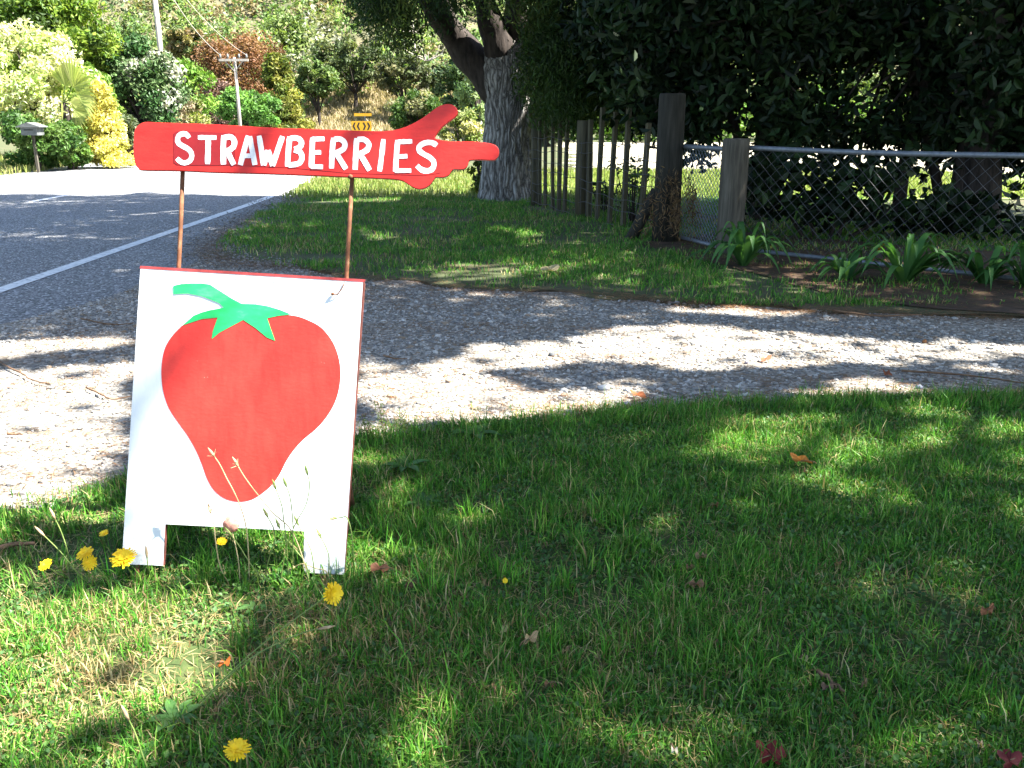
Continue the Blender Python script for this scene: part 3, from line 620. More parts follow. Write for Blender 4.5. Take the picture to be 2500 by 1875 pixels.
# ------------------------------------------------------------------ fences
# batten fence between the big tree and the strainer post
FA, FB = G(1300, 502), G(1618, 585); fd = unit((FB - FA)[:2]); 
fence = thing('batten_fence', (FA[0], FA[1], 0), 'rustic fence of upright wooden battens and wire netting by the big tree', 'fence')
def fence_pt(x, y):   # where a pixel's ray meets the fence line
    r = ray(x, y); n = np.array([-fd[1], fd[0], 0]); p0 = np.array([FA[0], FA[1], 0]); return CAM + r * (np.dot(p0 - CAM, n) / np.dot(r, n))
BAT = [(1308, 500, 1309, 290, 24, 1), (1318, 500, 1318, 288, 8, 0), (1331, 497, 1332, 293, 8, 0), (1349, 520, 1350, 292, 8, 0), (1364, 545, 1368, 288, 10, 0), (1377, 552, 1386, 287, 9, 0),
       (1418, 563, 1424, 294, 29, 1), (1437, 563, 1442, 292, 11, 0), (1456, 577, 1472, 262, 11, 0), (1486, 577, 1504, 273, 11, 0), (1520, 572, 1536, 258, 12, 0), (1563, 552, 1584, 300, 12, 0)]
for x0, y0, x1, y1, wpx, post in BAT:
    a = fence_pt(x0, y0); a[2] = -.03; bt = fence_pt(x1, y1); wd = wpx / F_PX * a[1] * 1.02; d = bt - a; d2 = np.array([fd[0], fd[1], 0]); nn = np.array([-fd[1], fd[0], 0])
    if post: MB().tube([a, (a + bt) / 2 + rng.normal(0, .006, 3), bt], [wd * .52, wd * .5, wd * .48], 14).build('post', M['batten'], fence, True)
    else:
        V = []
        for s, p in ((1, a), (.95, bt)):
            for u, v in ((-.5, -.5), (.5, -.5), (.5, .5), (-.5, .5)): V.append(p + d2 * u * wd * s + nn * v * wd * .8)
        m = MB(); m.add(V, [(0, 3, 2, 1), (4, 5, 6, 7), (0, 1, 5, 4), (1, 2, 6, 5), (2, 3, 7, 6), (3, 0, 4, 7)]); m.build('batten', M['batten'], fence)
mb = MB(); nn = np.array([fd[1], -fd[0], 0]) * .06; L = np.linalg.norm((FB - FA)[:2])
if nn[1] > 0: nn = -nn
A3 = np.array([FA[0], FA[1], 0])
for k, z in enumerate([.06, .2, .34, .48, .62, .76, .9]):
    ss = np.linspace(-.02, 1, 60); P = np.array([A3 + np.array([fd[0], fd[1], 0]) * L * s + nn + [0, 0, z + .012 * math.sin(s * 38 + k) + .02 * math.sin(s * 9 + k * 2) - .05 * s * (k == 0)] for s in ss])
    mb.tube(P, .0036, 4)
for s in np.linspace(0, 1, 24):
    P = [A3 + np.array([fd[0], fd[1], 0]) * L * (s + rng.normal(0, .002)) + nn + [0, 0, z] for z in (.06, .35, .65, .9)]; mb.tube(P, .0025, 4)
mb.build('wire_netting', M['wire'], fence, kind='stuff')
# strainer post with dry fern skirt
sp = G(1624, 592); sh = atY(1622, 228, sp[1])[2]; r0 = 64 / F_PX * sp[1] * .5
t = thing('strainer_post', (sp[0], sp[1], 0), 'thickest and tallest dark wooden post between batten fence and chain-link', 'post')
MB().tube([sp - [0, 0, .05], sp + [0, 0, sh * .5], sp + [-.0, 0, sh - .02], sp + [0, 0, sh]], [r0 * 1.05, r0, r0 * .97, r0 * .9], 20).build('post', M['dark_timber'], t, True)
s1 = sp + [-.36, .1, 0]
MB().tube([s1 - [0, 0, .05], sp + [-r0 * .8, .02, .5]], [.06, .055], 12).build('stay', M['dark_timber'], t, True)
pp = G(1778, 622); ph = atY(1778, 338, pp[1])[2]; r1 = 62 / F_PX * pp[1] * .5
t = thing('round_post', (pp[0], pp[1], 0), 'short round weathered grey post at the corner of the chain-link', 'post')
def rp(i, q): return 1 + .025 * math.sin(q * 2.1 + i * .4) + .015 * math.sin(q * 5.3)
MB().tube([pp + [0, 0, z] for z in np.concatenate([np.linspace(-.05, ph - .015, 14), [ph]])], [r1] * 14 + [r1 * .9], 24, prof=rp).build('post', M['timber'], t, True)
# chain-link: a wing to the strainer and a long run to the right
def chain(name, label, A, B, za, zb, zl, d, wr, cat='fence'):
    A, B = np.asarray(A, float), np.asarray(B, float); L = np.linalg.norm((B - A)[:2]); u = unit((B - A)[:2]); u3 = np.array([u[0], u[1], 0]); n3 = np.array([-u[1], u[0], 0])
    t = thing(name, (A[0], A[1], 0), label, cat)
    top = lambda s: A * [1, 1, 0] + u3 * s + [0, 0, za + (zb - za) * s / L]
    MB().tube([top(s) - [0, 0, .012 * math.sin(s * 1.4)] for s in np.linspace(0, L, 24)], .021, 12).build('top_rail', M['galv'], t, True)
    MB().tube([A * [1, 1, 0] + [0, 0, zl], A * [1, 1, 0] + u3 * L + [0, 0, zl]], .018, 10).build('bottom_rail', M['galv'], t, True)
    mb = MB(); H = za - zl; k = -H
    while k < L:
        for sgn in (1, -1):
            P = []
            for q in np.linspace(0, 1, 24):
                s = (k + q * H) if sgn > 0 else (k + H - q * H)
                z = zl + q * H
                if 0 <= s <= L:
                    zig = .0035 * math.sin(q * H / d * 2 * math.pi) * sgn
                    P.append(A * [1, 1, 0] + u3 * s + n3 * zig + [0, 0, z + .006 * math.sin(s * 5 + q * 3)])
            if len(P) > 1: mb.tube(P, wr, 4, cap=False)
        k += d
    mb.build('chain_mesh', M['galv' if wr > .0025 else 'wire'], t, kind='stuff'); return t  # thicker wing wires get the paler metal, standing in for light they catch
chain('chain_link_fence', 'short angled bay of chain-link between strainer post and round post', sp + [r0, -.02, 0], pp + [-r1 * .5, .03, 0], atY(1640, 357, sp[1])[2], atY(1750, 361, pp[1])[2], .06, .055, .0030)
ce = G(2420, 692); ce2 = pp + (ce - pp) * 1.9
za = atY(1815, 360, pp[1] + .02)[2]
chain('chain_link_fence', 'long chain-link panel with pipe top rail running right from round post', pp + [r1 * .5, .05, 0], ce2, za, za - .01, .05, .105, .0021)

# ------------------------------------------------------------------ strap-leaved clumps along the fence
def strap_clump(label, cx, by, wpx, hpx, n, seed):
    r = np.random.default_rng(seed); b = G(cx, by); px = F_PX / (b[1] * 1.02); Wd, Hh = wpx / px / 2 * 1.45, hpx / px * 1.05; n = int(n * 1.3)
    t = thing('agapanthus', (b[0], b[1], 0), label, 'plant', 'strap-leaved clumps along the chain-link')
    for i in range(n):
        a = r.uniform(0, 2 * math.pi); out = r.uniform(.35, 1) * Wd; hh = Hh * r.uniform(.55, 1) * (1.05 - .45 * out / Wd); wv = r.uniform(.018, .03)
        dirn = np.array([math.cos(a), math.sin(a) * .8, 0]); sd_ = np.array([-dirn[1], dirn[0], 0]); V = []; Fs = []; m = 9
        for k, s in enumerate(np.linspace(0, 1, m)):
            z = 1.5 * hh * (1.75 * s - 1.1 * s * s * (1 + .6 * out / Wd)); p = b + dirn * (.03 + out * s ** .95) + [0, 0, max(.02, z + .02)]
            ww = wv * (1 - s ** 3) * (.7 + .6 * min(1, s * 4)) + .001
            V += [p - sd_ * ww + [0, 0, .006], p, p + sd_ * ww + [0, 0, .006]]
            if k: o = 3 * (k - 1); Fs += [[o, o + 1, o + 4, o + 3], [o + 1, o + 2, o + 5, o + 4]]
        c = np.array([(.04, .12, .028), (.06, .16, .04), (.08, .19, .05)][i % 3])
        tt = np.tile(c, (len(Fs), 1))
        if 'orange' in label and i == 4: tt[-5:] = (.5, .2, .03)
        link('leaf', mesh_np('leaf', np.array(V), [np.array(Fs)], M['leaf'], tt, True), t)
strap_clump('large strap-leaved clump at the foot of the round post', 1815, 655, 210, 150, 26, 1)
strap_clump('small sparse strap-leaved clump between the two largest clumps', 2065, 690, 150, 100, 14, 2)
strap_clump('tall strap-leaved clump with an orange-tipped leaf by the chain-link', 2205, 695, 260, 180, 26, 3)
strap_clump('dim strap-leaved clump under the thick trunk at the fence end', 2400, 700, 190, 140, 20, 4)
strap_clump('strap-leaved clump furthest along the chain-link from the round post', 2510, 710, 180, 170, 18, 5)
# dry fern skirt at the strainer
t = thing('dry_fern', (sp[0] + .1, sp[1] - .2, 0), 'brown dead fern fronds hanging round the tall thick post', 'fern')
C = []; 
for k in range(26):
    a = rng.uniform(-.22, .25); s = sp + [a, -.2 + rng.uniform(-.08, .08), rng.uniform(.45, .75)]; e = sp + [a * 1.6 + rng.normal(0, .08), -.3 - rng.random() * .12, rng.uniform(.03, .25)]
    for q in np.linspace(0, 1, 26): C.append(s + (e - s) * q + rng.normal(0, .012, 3))
C = np.array(C); V, Fq, T = leaf_arrays(C, .07, .16, np.array([0, 0, -.8]), palette(len(C), [(.09, .05, .025), (.14, .085, .04), (.2, .13, .07)]))
link('frond', mesh_np('frond', V, [Fq], M['leaf'], T), t)

# ------------------------------------------------------------------ grass
def blades(P, length, width, tint, lean=.5, z=0.0):
    n = len(P); a = rng.random(n) * 2 * math.pi; d = np.stack([np.cos(a), np.sin(a), np.zeros(n)], 1); s = np.stack([-np.sin(a), np.cos(a), np.zeros(n)], 1)
    b2_ = rng.random(n) * 2 * math.pi; s = np.stack([np.cos(b2_), np.sin(b2_), np.zeros(n)], 1)
    ln = np.abs(rng.normal(0, lean, n))[:, None]; L = length[:, None]; wv = width[:, None]
    B = np.column_stack([P, np.full(n, z)]); up = np.array([0, 0, 1.])
    m1 = B + L * .5 * unit(up + d * ln * .6); m2 = m1 + L * .5 * unit(up * np.clip(1 - ln * .5, .05, 1) + d * ln * 1.5)
    V = np.stack([B - s * wv * .5, B + s * wv * .5, m1 + s * wv * .45, m1 - s * wv * .45, m2], 1).reshape(-1, 3); k = np.arange(n)[:, None] * 5
    return V, [k + [0, 1, 2, 3], k + [3, 2, 4]], np.concatenate([tint, tint])
def scatter(poly, n, box):
    P = np.column_stack([rng.uniform(box[0], box[1], n), rng.uniform(box[2], box[3], n)]); return P[inpoly(P, poly)]
GR = np.array([(.032, .13, .012), (.048, .18, .018), (.075, .23, .022), (.11, .265, .03), (.16, .29, .045)]); ST = np.array([(.34, .27, .12), (.42, .35, .18), (.26, .18, .08)])
def grass_tint(P, dry):
    n = len(P); g = GR[rng.integers(0, 5, n)]; s = ST[rng.integers(0, 3, n)]
    return np.clip(np.where((rng.random(n) < dry)[:, None], s, g) * (1 + rng.normal(0, .25, (n, 1))), .01, .7)
lawn_rag = ragged(lawn_poly, .04, .08, 8)
P = scatter(lawn_poly + [0, .02], 690000, (-3.6, 4.4, .45, 4.4))
dist = P[:, 1]; half = .60 * (dist + .25) + .2; keep = (np.abs(P[:, 0]) < half + 1.3) & ((np.abs(P[:, 0]) < half) | (rng.random(len(P)) < .5)) & (rng.random(len(P)) < np.clip(1.5 - dist * .22, .55, 1)); P = P[keep]
tuft = vnoise(P[:, 0], P[:, 1], .11, 41); thin = vnoise(P[:, 0], P[:, 1], .28, 42)
P, tuft, thin = (q[rng.random(len(P)) < .25 + .95 * np.clip((thin - .25) * 2.2, 0, 1)] for q in (P, tuft, thin)) if False else (P, tuft, thin)
k = rng.random(len(P)) < np.clip(.45 + 1.7 * (thin - .28), .22, 1); P, tuft = P[k], tuft[k]
dryp = np.exp(-((P[:, 0] + .62) ** 2 / .30 + (P[:, 1] - 1.82) ** 2 / .05)) * .42 + np.exp(-((P[:, 0] + .95) ** 2 / .06 + (P[:, 1] - 1.62) ** 2 / .03)) * .35
dry = np.clip(.10 + .65 * np.clip(vnoise(P[:, 0], P[:, 1], .33, 43) - .55, 0, 1) + dryp, 0, .9)
edge_long = np.clip(1 - np.abs(P[:, 1] - np.interp(P[:, 0], lawn_edge[:, 0], lawn_edge[:, 1])) / .25, 0, 1)
L = (.018 + .045 * tuft ** 1.6 + .02 * rng.random(len(P)) + .03 * edge_long * rng.random(len(P))) * (1 - .45 * np.clip(dryp, 0, 1))
long_ = rng.random(len(P)) < .035; L[long_] *= 1.8
V, Fs, T = blades(P, L, .0018 + .0022 * rng.random(len(P)), grass_tint(P, dry), 1.15, .02)
link('lawn_grass', mesh_np('lawn_grass', V, Fs, M['grass'], T), label='short tufted green lawn around the strawberry sign', category='grass', kind='stuff')
tc_ = scatter(lawn_poly, 900, (-2.4, 2.8, .7, 3.6)); tc_ = tc_[np.abs(tc_[:, 0]) < .6 * (tc_[:, 1] + .25) + .25][:330]
ft = np.column_stack([rng.uniform(-1.1, .35, 75), rng.uniform(1.98, 2.5, 75)]); ed_ = np.column_stack([q := rng.uniform(-2.2, 2.6, 110), np.interp(q, lawn_edge[:, 0], lawn_edge[:, 1]) - .06 - .12 * rng.random(110)])
tc_ = np.concatenate([tc_, ft, ed_]); ln_ = np.concatenate([rng.uniform(.045, .085, len(tc_) - 185), rng.uniform(.06, .12, 75), rng.uniform(.05, .10, 110)])
P = np.repeat(tc_, 34, 0) + rng.normal(0, .016, (len(tc_) * 34, 2)); L = np.repeat(ln_, 34) * rng.uniform(.5, 1.1, len(P))
V, Fs, T = blades(P, L, .002 + .0026 * rng.random(len(P)), grass_tint(P, np.full(len(P), .05)) * np.repeat(rng.uniform(.8, 1.35, (len(tc_), 1)), 34, 0), .8, .02)
link('grass_tufts', mesh_np('grass_tufts', V, Fs, M['grass'], T), label='longer lush grass tufts standing out of the lawn', category='grass', kind='stuff')
q = rng.uniform(-2.6, 3.0, 9000); P = np.column_stack([q, np.interp(q, lawn_edge[:, 0], lawn_edge[:, 1]) + np.abs(rng.normal(0, .09, 9000)) - .02]); P = P[vnoise(P[:, 0], P[:, 1], .14, 49) > .45]; n = len(P)
V, Fs, T = blades(P, .015 + .035 * rng.random(n), .002 + .002 * rng.random(n), grass_tint(P, np.full(n, .3)), .9, .012)
link('edge_grass', mesh_np('edge_grass', V, Fs, M['grass'], T), label='sparse grass straying from the lawn onto the gravel', category='grass', kind='stuff')
# clover and thatch between the blades
P = scatter(lawn_poly, 110000, (-2.6, 3.0, .6, 3.8)); P = P[(np.abs(P[:, 0]) < .6 * (P[:, 1] + .25) + .3) & (vnoise(P[:, 0], P[:, 1], .3, 44) > .38)]
C = np.column_stack([P, .026 + .022 * rng.random(len(P))]); V, Fq, T = leaf_arrays(C, .008 + .008 * rng.random(len(C)), .9, np.array([0, 0, .0]), palette(len(C), [(.06, .14, .03), (.09, .18, .04), (.045, .11, .03)]))
link('clover', mesh_np('clover', V, [Fq], M['grass'], T), label='small clover leaves growing through the lawn', category='clover', kind='stuff')
P = scatter(lawn_poly, 38000, (-2.6, 3.0, .6, 3.8)); P = P[(np.abs(P[:, 0]) < .6 * (P[:, 1] + .25) + .3)]; n = len(P)
C = np.column_stack([P, .022 + .015 * rng.random(n)]); a = rng.random(n) * 6.28; dd = np.stack([np.cos(a), np.sin(a), rng.normal(0, .15, n)], 1); ss = np.stack([-np.sin(a), np.cos(a), np.zeros(n)], 1); hl = (.012 + .03 * rng.random((n, 1)))
V = np.stack([C - dd * hl, C + ss * .0012, C + dd * hl, C - ss * .0012], 1).reshape(-1, 3)
link('dry_thatch', mesh_np('dry_thatch', V, [np.arange(4 * n).reshape(-1, 4)], M['grass'], palette(n, ST)), label='dead straw-coloured blades lying in the lawn', category='thatch', kind='stuff')
# verge grass
vp = verge_poly.copy(); P = scatter(vp, 370000, (-5.2, 5.8, 5.6, 17.5))
P = P[np.abs(P[:, 0]) < .6 * (P[:, 1] + .3) + 1.4]; P = P[rng.random(len(P)) < np.clip(1.45 - P[:, 1] * .055, .4, 1)]
P = P[~(inpoly(P, soil_poly) & (rng.random(len(P)) < np.where(vnoise(P[:, 0], P[:, 1], .35, 48) > .5, .6, .95)))]
thin = vnoise(P[:, 0], P[:, 1], .5, 45); ed = np.zeros(len(P), bool)
distl = P[:, 0] - np.interp(-P[:, 1], -verge_edge[:7, 1], verge_edge[:7, 0]) if False else P[:, 0] * 0 + 1
de = np.full(len(P), 9.)
for i in range(len(verge_edge) - 1):
    a_, b_ = verge_edge[i], verge_edge[i + 1]; tt = np.clip(((P - a_) @ (b_ - a_)) / np.dot(b_ - a_, b_ - a_), 0, 1); de = np.minimum(de, np.linalg.norm(P - a_ - tt[:, None] * (b_ - a_), axis=1))
P = P[rng.random(len(P)) < np.clip(.25 + 1.6 * (thin - .22), .08, 1) * np.clip(.12 + de / .45 + (thin - .5) * 1.2, .03, 1)]
dry = np.clip(.10 + .8 * np.clip(vnoise(P[:, 0], P[:, 1], .6, 46) - .6, 0, 1), 0, .8)
V, Fs, T = blades(P, .02 + .04 * vnoise(P[:, 0], P[:, 1], .3, 47) + .02 * rng.random(len(P)), .004 + .004 * rng.random(len(P)), grass_tint(P, dry), 1.0, .016)
link('verge_grass', mesh_np('verge_grass', V, Fs, M['grass'], T), label='mown grass verge between the road and the batten fence', category='grass', kind='stuff')
# far roadside grass on the left, and long grass in the lit field
lp = np.array([[road_x(y, 6.4), y] for y in np.arange(8, 40, 1.0)] + [[road_x(y, 10.5), y] for y in np.arange(40, 8, -1.0)])
P = scatter(lp, 60000, (-24, -8, 8, 40)); n = len(P)
V, Fs, T = blades(P, .08 + .16 * rng.random(n), .012 + .01 * rng.random(n), np.clip(np.array([(.2, .24, .06), (.26, .28, .08), (.15, .2, .04), (.34, .3, .14)])[rng.integers(0, 4, n)], 0, 1), .5, .002)
link('roadside_grass', mesh_np('roadside_grass', V, Fs, M['grass'], T), label='rough yellow-green grass strip across the road below the shrubs', category='grass', kind='stuff')
P = np.column_stack([rng.uniform(-4, 14, 45000), rng.uniform(13.2, 20, 45000)]); P = P[inpoly(P, verge_poly)]; n = len(P)
V, Fs, T = blades(P, .04 + .1 * rng.random(n), .01 + .008 * rng.random(n), np.array([(.14, .2, .04), (.2, .25, .06), (.26, .27, .09)])[rng.integers(0, 3, n)], .5, .03)
link('field_grass', mesh_np('field_grass', V, Fs, M['grass'], T), label='bright sunlit grass in the field beyond the fences', category='grass', kind='stuff')
# dry bank grass below the hillside
bx_, by_ = rng.uniform(-17, -2, 26000), rng.uniform(58, 70, 26000); P = np.column_stack([bx_, by_]); n = len(P)
V, Fs, T = blades(P, .2 + .4 * rng.random(n), .05 + .05 * rng.random(n), np.array([(.3, .24, .14), (.38, .31, .19), (.2, .17, .08)])[rng.integers(0, 3, n)], .6, 0)
V[:, 2] += np.repeat(hill_z(bx_, by_), 5); link('bank_grass', mesh_np('bank_grass', V, Fs, M['grass'], T), label='dry brown grass on the bare bank behind the chevron sign', category='grass', kind='stuff')

# ------------------------------------------------------------------ gravel and litter
ico = None
bm = bmesh.new(); bmesh.ops.create_icosphere(bm, subdivisions=1, radius=1); IV = np.array([v.co[:] for v in bm.verts]); IF = np.array([[v.index for v in f.verts] for f in bm.faces]); bm.free()
def stones(P, size, z, tint, flat=.55):
    n = len(P); sh = IV[None] * (1 + rng.normal(0, .16, (n, len(IV), 1))) * np.stack([np.ones(n), rng.uniform(.6, 1, n), flat * rng.uniform(.6, 1.2, n)], 1)[:, None]
    a = rng.random(n) * 6.28; c, s = np.cos(a)[:, None], np.sin(a)[:, None]; x, y = sh[..., 0], sh[..., 1]
    sh = np.stack([x * c - y * s, x * s + y * c, sh[..., 2]], -1) * size[:, None, None]; sh += np.column_stack([P, z + size * .18])[:, None]
    return sh.reshape(-1, 3), (np.arange(n)[:, None, None] * len(IV) + IF[None]).reshape(-1, 3), np.repeat(tint, len(IF), 0)
P = scatter(drive_poly, 150000, (-5.2, 5.2, 2.2, 7.4)); P = P[np.abs(P[:, 0]) < .6 * (P[:, 1] + .3) + .4]
P = P[rng.random(len(P)) < np.clip(.25 + 1.3 * (vnoise(P[:, 0], P[:, 1] * 1.8, .6, 51) - .2), .1, 1)]; P = P[:52000]; n = len(P)
sz = .0045 + .008 * rng.random(n) ** 2 + .014 * (rng.random(n) < .06) * rng.random(n)
V, Fq, T = stones(P, sz, .012, np.clip(np.array([(.25, .235, .21), (.33, .31, .28), (.16, .155, .15), (.42, .4, .37), (.22, .17, .125)])[rng.integers(0, 5, n)] * (1 + rng.normal(0, .12, (n, 1))), .03, .8))
link('gravel', mesh_np('gravel', V, [Fq], M['stone'], T), label='loose grey gravel stones scattered over the drive', category='gravel', kind='stuff')
sp_ = np.concatenate([verge_edge[i] + (verge_edge[i + 1] - verge_edge[i]) * rng.random((m_, 1)) + rng.normal(0, .16, (m_, 2)) for i, m_ in ((0, 500), (1, 700), (2, 900), (3, 900), (4, 900), (5, 700), (6, 700))]); n = len(sp_)
V, Fq, T = stones(sp_, .005 + .009 * rng.random(n) ** 2, .016, np.array([(.2, .19, .175), (.28, .265, .245), (.13, .115, .1)])[rng.integers(0, 3, n)])
link('shoulder_gravel', mesh_np('shoulder_gravel', V, [Fq], M['stone'], T), label='loose chips crumbling along the grass edge of the road', category='gravel', kind='stuff')
n = 11000; P = scatter(drive_poly, 60000, (-4.5, 5.2, 2.3, 7.4)); P = P[vnoise(P[:, 0], P[:, 1] * 2, .7, 52) > .55]
vd = np.concatenate([verge_edge[i] + (verge_edge[i + 1] - verge_edge[i]) * rng.random((900, 1)) + rng.normal(0, .10, (900, 2)) for i in range(2, 15)])
q = rng.uniform(-2.4, 3.2, 2600); P = np.concatenate([P[:n], vd, np.column_stack([q, np.interp(q, lawn_edge[:, 0], lawn_edge[:, 1]) + .06 + rng.normal(0, .09, 2600)])]); n = len(P)
C = np.column_stack([P, .02 + .004 * rng.random(n)]); a = rng.normal(0, .9, n); dd = np.stack([np.cos(a), np.sin(a), rng.normal(0, .05, n)], 1); ss = np.stack([-np.sin(a), np.cos(a), np.zeros(n)], 1); hl = (.012 + .03 * rng.random((n, 1)))
V = np.stack([C - dd * hl, C + ss * .0016, C + dd * hl, C - ss * .0016], 1).reshape(-1, 3)
link('needle_litter', mesh_np('needle_litter', V, [np.arange(4 * n).reshape(-1, 4)], M['stone'], palette(n, [(.2, .1, .045), (.28, .16, .08), (.13, .075, .04)])), label='brown needles and bark shreds strewn over the gravel', category='leaf litter', kind='stuff')
P = scatter(soil_poly, 16000, (1, 6, 5.5, 9)); n = len(P); C = np.column_stack([P, .03 + .008 * rng.random(n)]); a = rng.random(n) * 6.28; dd = np.stack([np.cos(a), np.sin(a), rng.normal(0, .1, n)], 1); ss = np.stack([-np.sin(a), np.cos(a), np.zeros(n)], 1); hl = (.01 + .03 * rng.random((n, 1)))
V = np.stack([C - dd * hl, C + ss * .003, C + dd * hl, C - ss * .003], 1).reshape(-1, 3)
link('bark_litter', mesh_np('bark_litter', V, [np.arange(4 * n).reshape(-1, 4)], M['stone'], palette(n, [(.12, .05, .025), (.17, .08, .04), (.08, .045, .03), (.1, .1, .03)])), label='red-brown dead litter under the strap-leaved clumps', category='leaf litter', kind='stuff')
for x, y, s, c, lab in [(1348, 868, 11, (.07, .075, .08), 'dark rounded stone lying alone on the sunlit gravel'), (1475, 949, 17, (.42, .42, .42), 'largest pale stone on the drive near the lawn edge'), (1532, 955, 12, (.4, .4, .4), 'pale stone beside the largest pale stone'),
                        (1532, 989, 14, (.17, .18, .2), 'blue-grey stone next to the red bark scrap'), (2257, 835, 9, (.3, .13, .05), 'orange-brown rounded stone on the gravel below the fence'), (1822, 887, 6, (.1, .09, .12), 'small purplish stone on the sunlit band of gravel'),
                        (2245, 948, 12, (.16, .17, .21), 'blue-grey flat stone in the shaded gravel by the lawn'), (1745, 975, 9, (.2, .2, .21), 'grey stone in the shaded gravel above the lawn edge'), (20, 1252, 9, (.12, .1, .11), 'dark stone on the pale gravel edge left of the sign')]:
    p = G(x, y, .014); V, Fq, T = stones(np.zeros((1, 2)), np.array([s / F_PX * p[1] * 1.05]), 0, np.array([c]), .6)
    o = link('stone', mesh_np('stone', V, [Fq], M['stone'], T, True), label=lab, category='stone', group='single stones on the drive'); o.location = p
for pts, r, lab, nm in [([(-20, 868), (40, 905), (85, 930), (122, 935)], .005, 'long forked brown twig on the gravel by the road', 'twig'), ([(212, 945), (250, 965), (275, 974), (318, 968)], .005, 'bare bent twig on the gravel beside the sign board', 'twig'),
                        ([(200, 778), (260, 790), (290, 792), (330, 788)], .005, 'dark twig on the asphalt edge beside the sign', 'twig'), ([(940, 868), (965, 875), (995, 876)], .005, 'short dark twig on the gravel right of the sign', 'twig'),
                        ([(2035, 757), (2080, 764), (2150, 771), (2250, 768)], .008, 'long grey stick lying along the far edge of the drive', 'stick'), ([(2200, 905), (2350, 915), (2520, 938)], .006, 'thin straight stick on shaded gravel below the dim clump', 'stick'),
                        ([(20, 1058), (50, 1060)], .006, 'short thick twig on the bright gravel left of the sign', 'twig'), ([(2000, 1640), (2035, 1665), (2065, 1690)], .005, 'dark short stick lying in the lawn right of pale leaves', 'stick'), ([(-10, 1338), (40, 1330), (80, 1327)], .009, 'strip of pale bark in the grass at the gravel edge', 'bark strip')]:
    P = smooth_path([G(x, y, .03 if y < 1150 else .045) for x, y in pts], 12); P[:, :2] += rng.normal(0, .004, (12, 2))
    MB().tube(P, np.linspace(r, r * .5, 12), 6).build(nm, M['twig'], smooth=True, label=lab, category=nm.split('_')[0])
def dead_leaf(x, y, wpx, c, lab, lobes=0, z=.05, yaw=None, name='fallen_leaf'):
    p = G(x, y, z); s = wpx / F_PX * (p[1] + .2) * .55; yaw = rng.uniform(0, 6.28) if yaw is None else yaw; m = 26; o = []
    for k in range(m):
        a = 2 * math.pi * k / m; r = s * (abs(math.cos(lobes * a / 2)) ** .7 * .65 + .35) if lobes else s
        lx, ly = r * math.cos(a), r * math.sin(a) * (1 if lobes else .46 * (1 - .4 * math.cos(a)) * abs(math.sin(a)) ** .35)
        o.append((lx * math.cos(yaw) - ly * math.sin(yaw), lx * math.sin(yaw) + ly * math.cos(yaw)))
    V = [p + [0, 0, .004]] + [p + [a, b, .006 * math.sin(3 * math.atan2(b, a)) + .10 * (a * a + b * b) / s + .30 * b + .3 * s + .002 * rng.normal()] for a, b in o]
    Fs = np.array([[0, 1 + k, 1 + (k + 1) % m] for k in range(m)])
    t = thing(name, p, lab, 'leaf', 'fallen leaves'); link('blade', mesh_np('blade', np.array(V), [Fs], M['leaf'], np.array([c] * m) * (1 + rng.normal(0, .15, (m, 1))), True), t)
    e = p + np.array([math.cos(yaw), math.sin(yaw), 0]) * s
    MB().tube(smooth_path([p + [0, 0, .006], e + [0, 0, .01], e * 1 + np.array([math.cos(yaw), math.sin(yaw), .2]) * s * .4], 6), .0012, 5).build('stalk', M['twig'], t)
dead_leaf(1955, 1128, 50, (.34, .13, .02), 'curled orange-brown dead leaf standing on the shaded lawn', z=.06)
dead_leaf(1294, 1566, 46, (.5, .33, .16), 'pale tan curled leaf in the lawn, larger of two')
dead_leaf(1232, 1540, 30, (.46, .38, .17), 'small pale yellowish leaf beside the tan curled leaf')
dead_leaf(1880, 1850, 74, (.2, .025, .022), 'dark red lobed maple leaf on the lawn', 5)
dead_leaf(2465, 1862, 60, (.14, .02, .02), 'dark red lobed leaf near the lawn corner by the off-white husk', 5)
dead_leaf(928, 1393, 44, (.24, .1, .05), 'brown dead leaf in the grass right of the sign leg')
dead_leaf(1000, 1432, 30, (.15, .07, .04), 'small dark brown leaf right of the sign, below the larger brown one')
dead_leaf(2410, 1495, 40, (.3, .12, .05), 'narrow rust-brown leaf poking out of the lawn')
dead_leaf(1646, 1835, 30, (.52, .46, .36), 'off-white curled husk lying in the shaded lawn', yaw=1.9)
dead_leaf(548, 1622, 30, (.42, .11, .02), 'bright orange leaf scrap in the sunny grass below the sign')
dead_leaf(1870, 880, 30, (.35, .1, .05), 'red bark scrap on the sunlit gravel', z=.02, name='bark_scrap')
dead_leaf(1556, 968, 38, (.36, .12, .05), 'reddish bark scrap beside the blue-grey stone', z=.022, name='bark_scrap')
dead_leaf(2165, 915, 32, (.3, .1, .05), 'reddish leaf on the shaded gravel right of the sunlit band', z=.02)
dead_leaf(1342, 662, 44, (.5, .4, .22), 'pale dry leaf with long stalk on the far verge', z=.05, yaw=3.3)
dead_leaf(2020, 1660 + 20, 30, (.13, .08, .05), 'dull brown leaf next to the dark short stick')
dead_leaf(415, 1480 + 440, 30, (.3, .14, .07), 'brown leaf in the sunny grass under the flowers')
dead_leaf(1700, 1430, 36, (.22, .12, .06), 'crumpled brown leaf on the lawn beyond the orange bud')

for k in range(16):
    q = (rng.uniform(900, 2450), rng.uniform(1120, 1840)); dead_leaf(*q, rng.uniform(16, 28), [(.24, .11, .05), (.32, .2, .1), (.15, .08, .045), (.4, .3, .17)][k % 4], 'small brown leaf scrap lying in the shaded lawn right of the sign', z=.04)
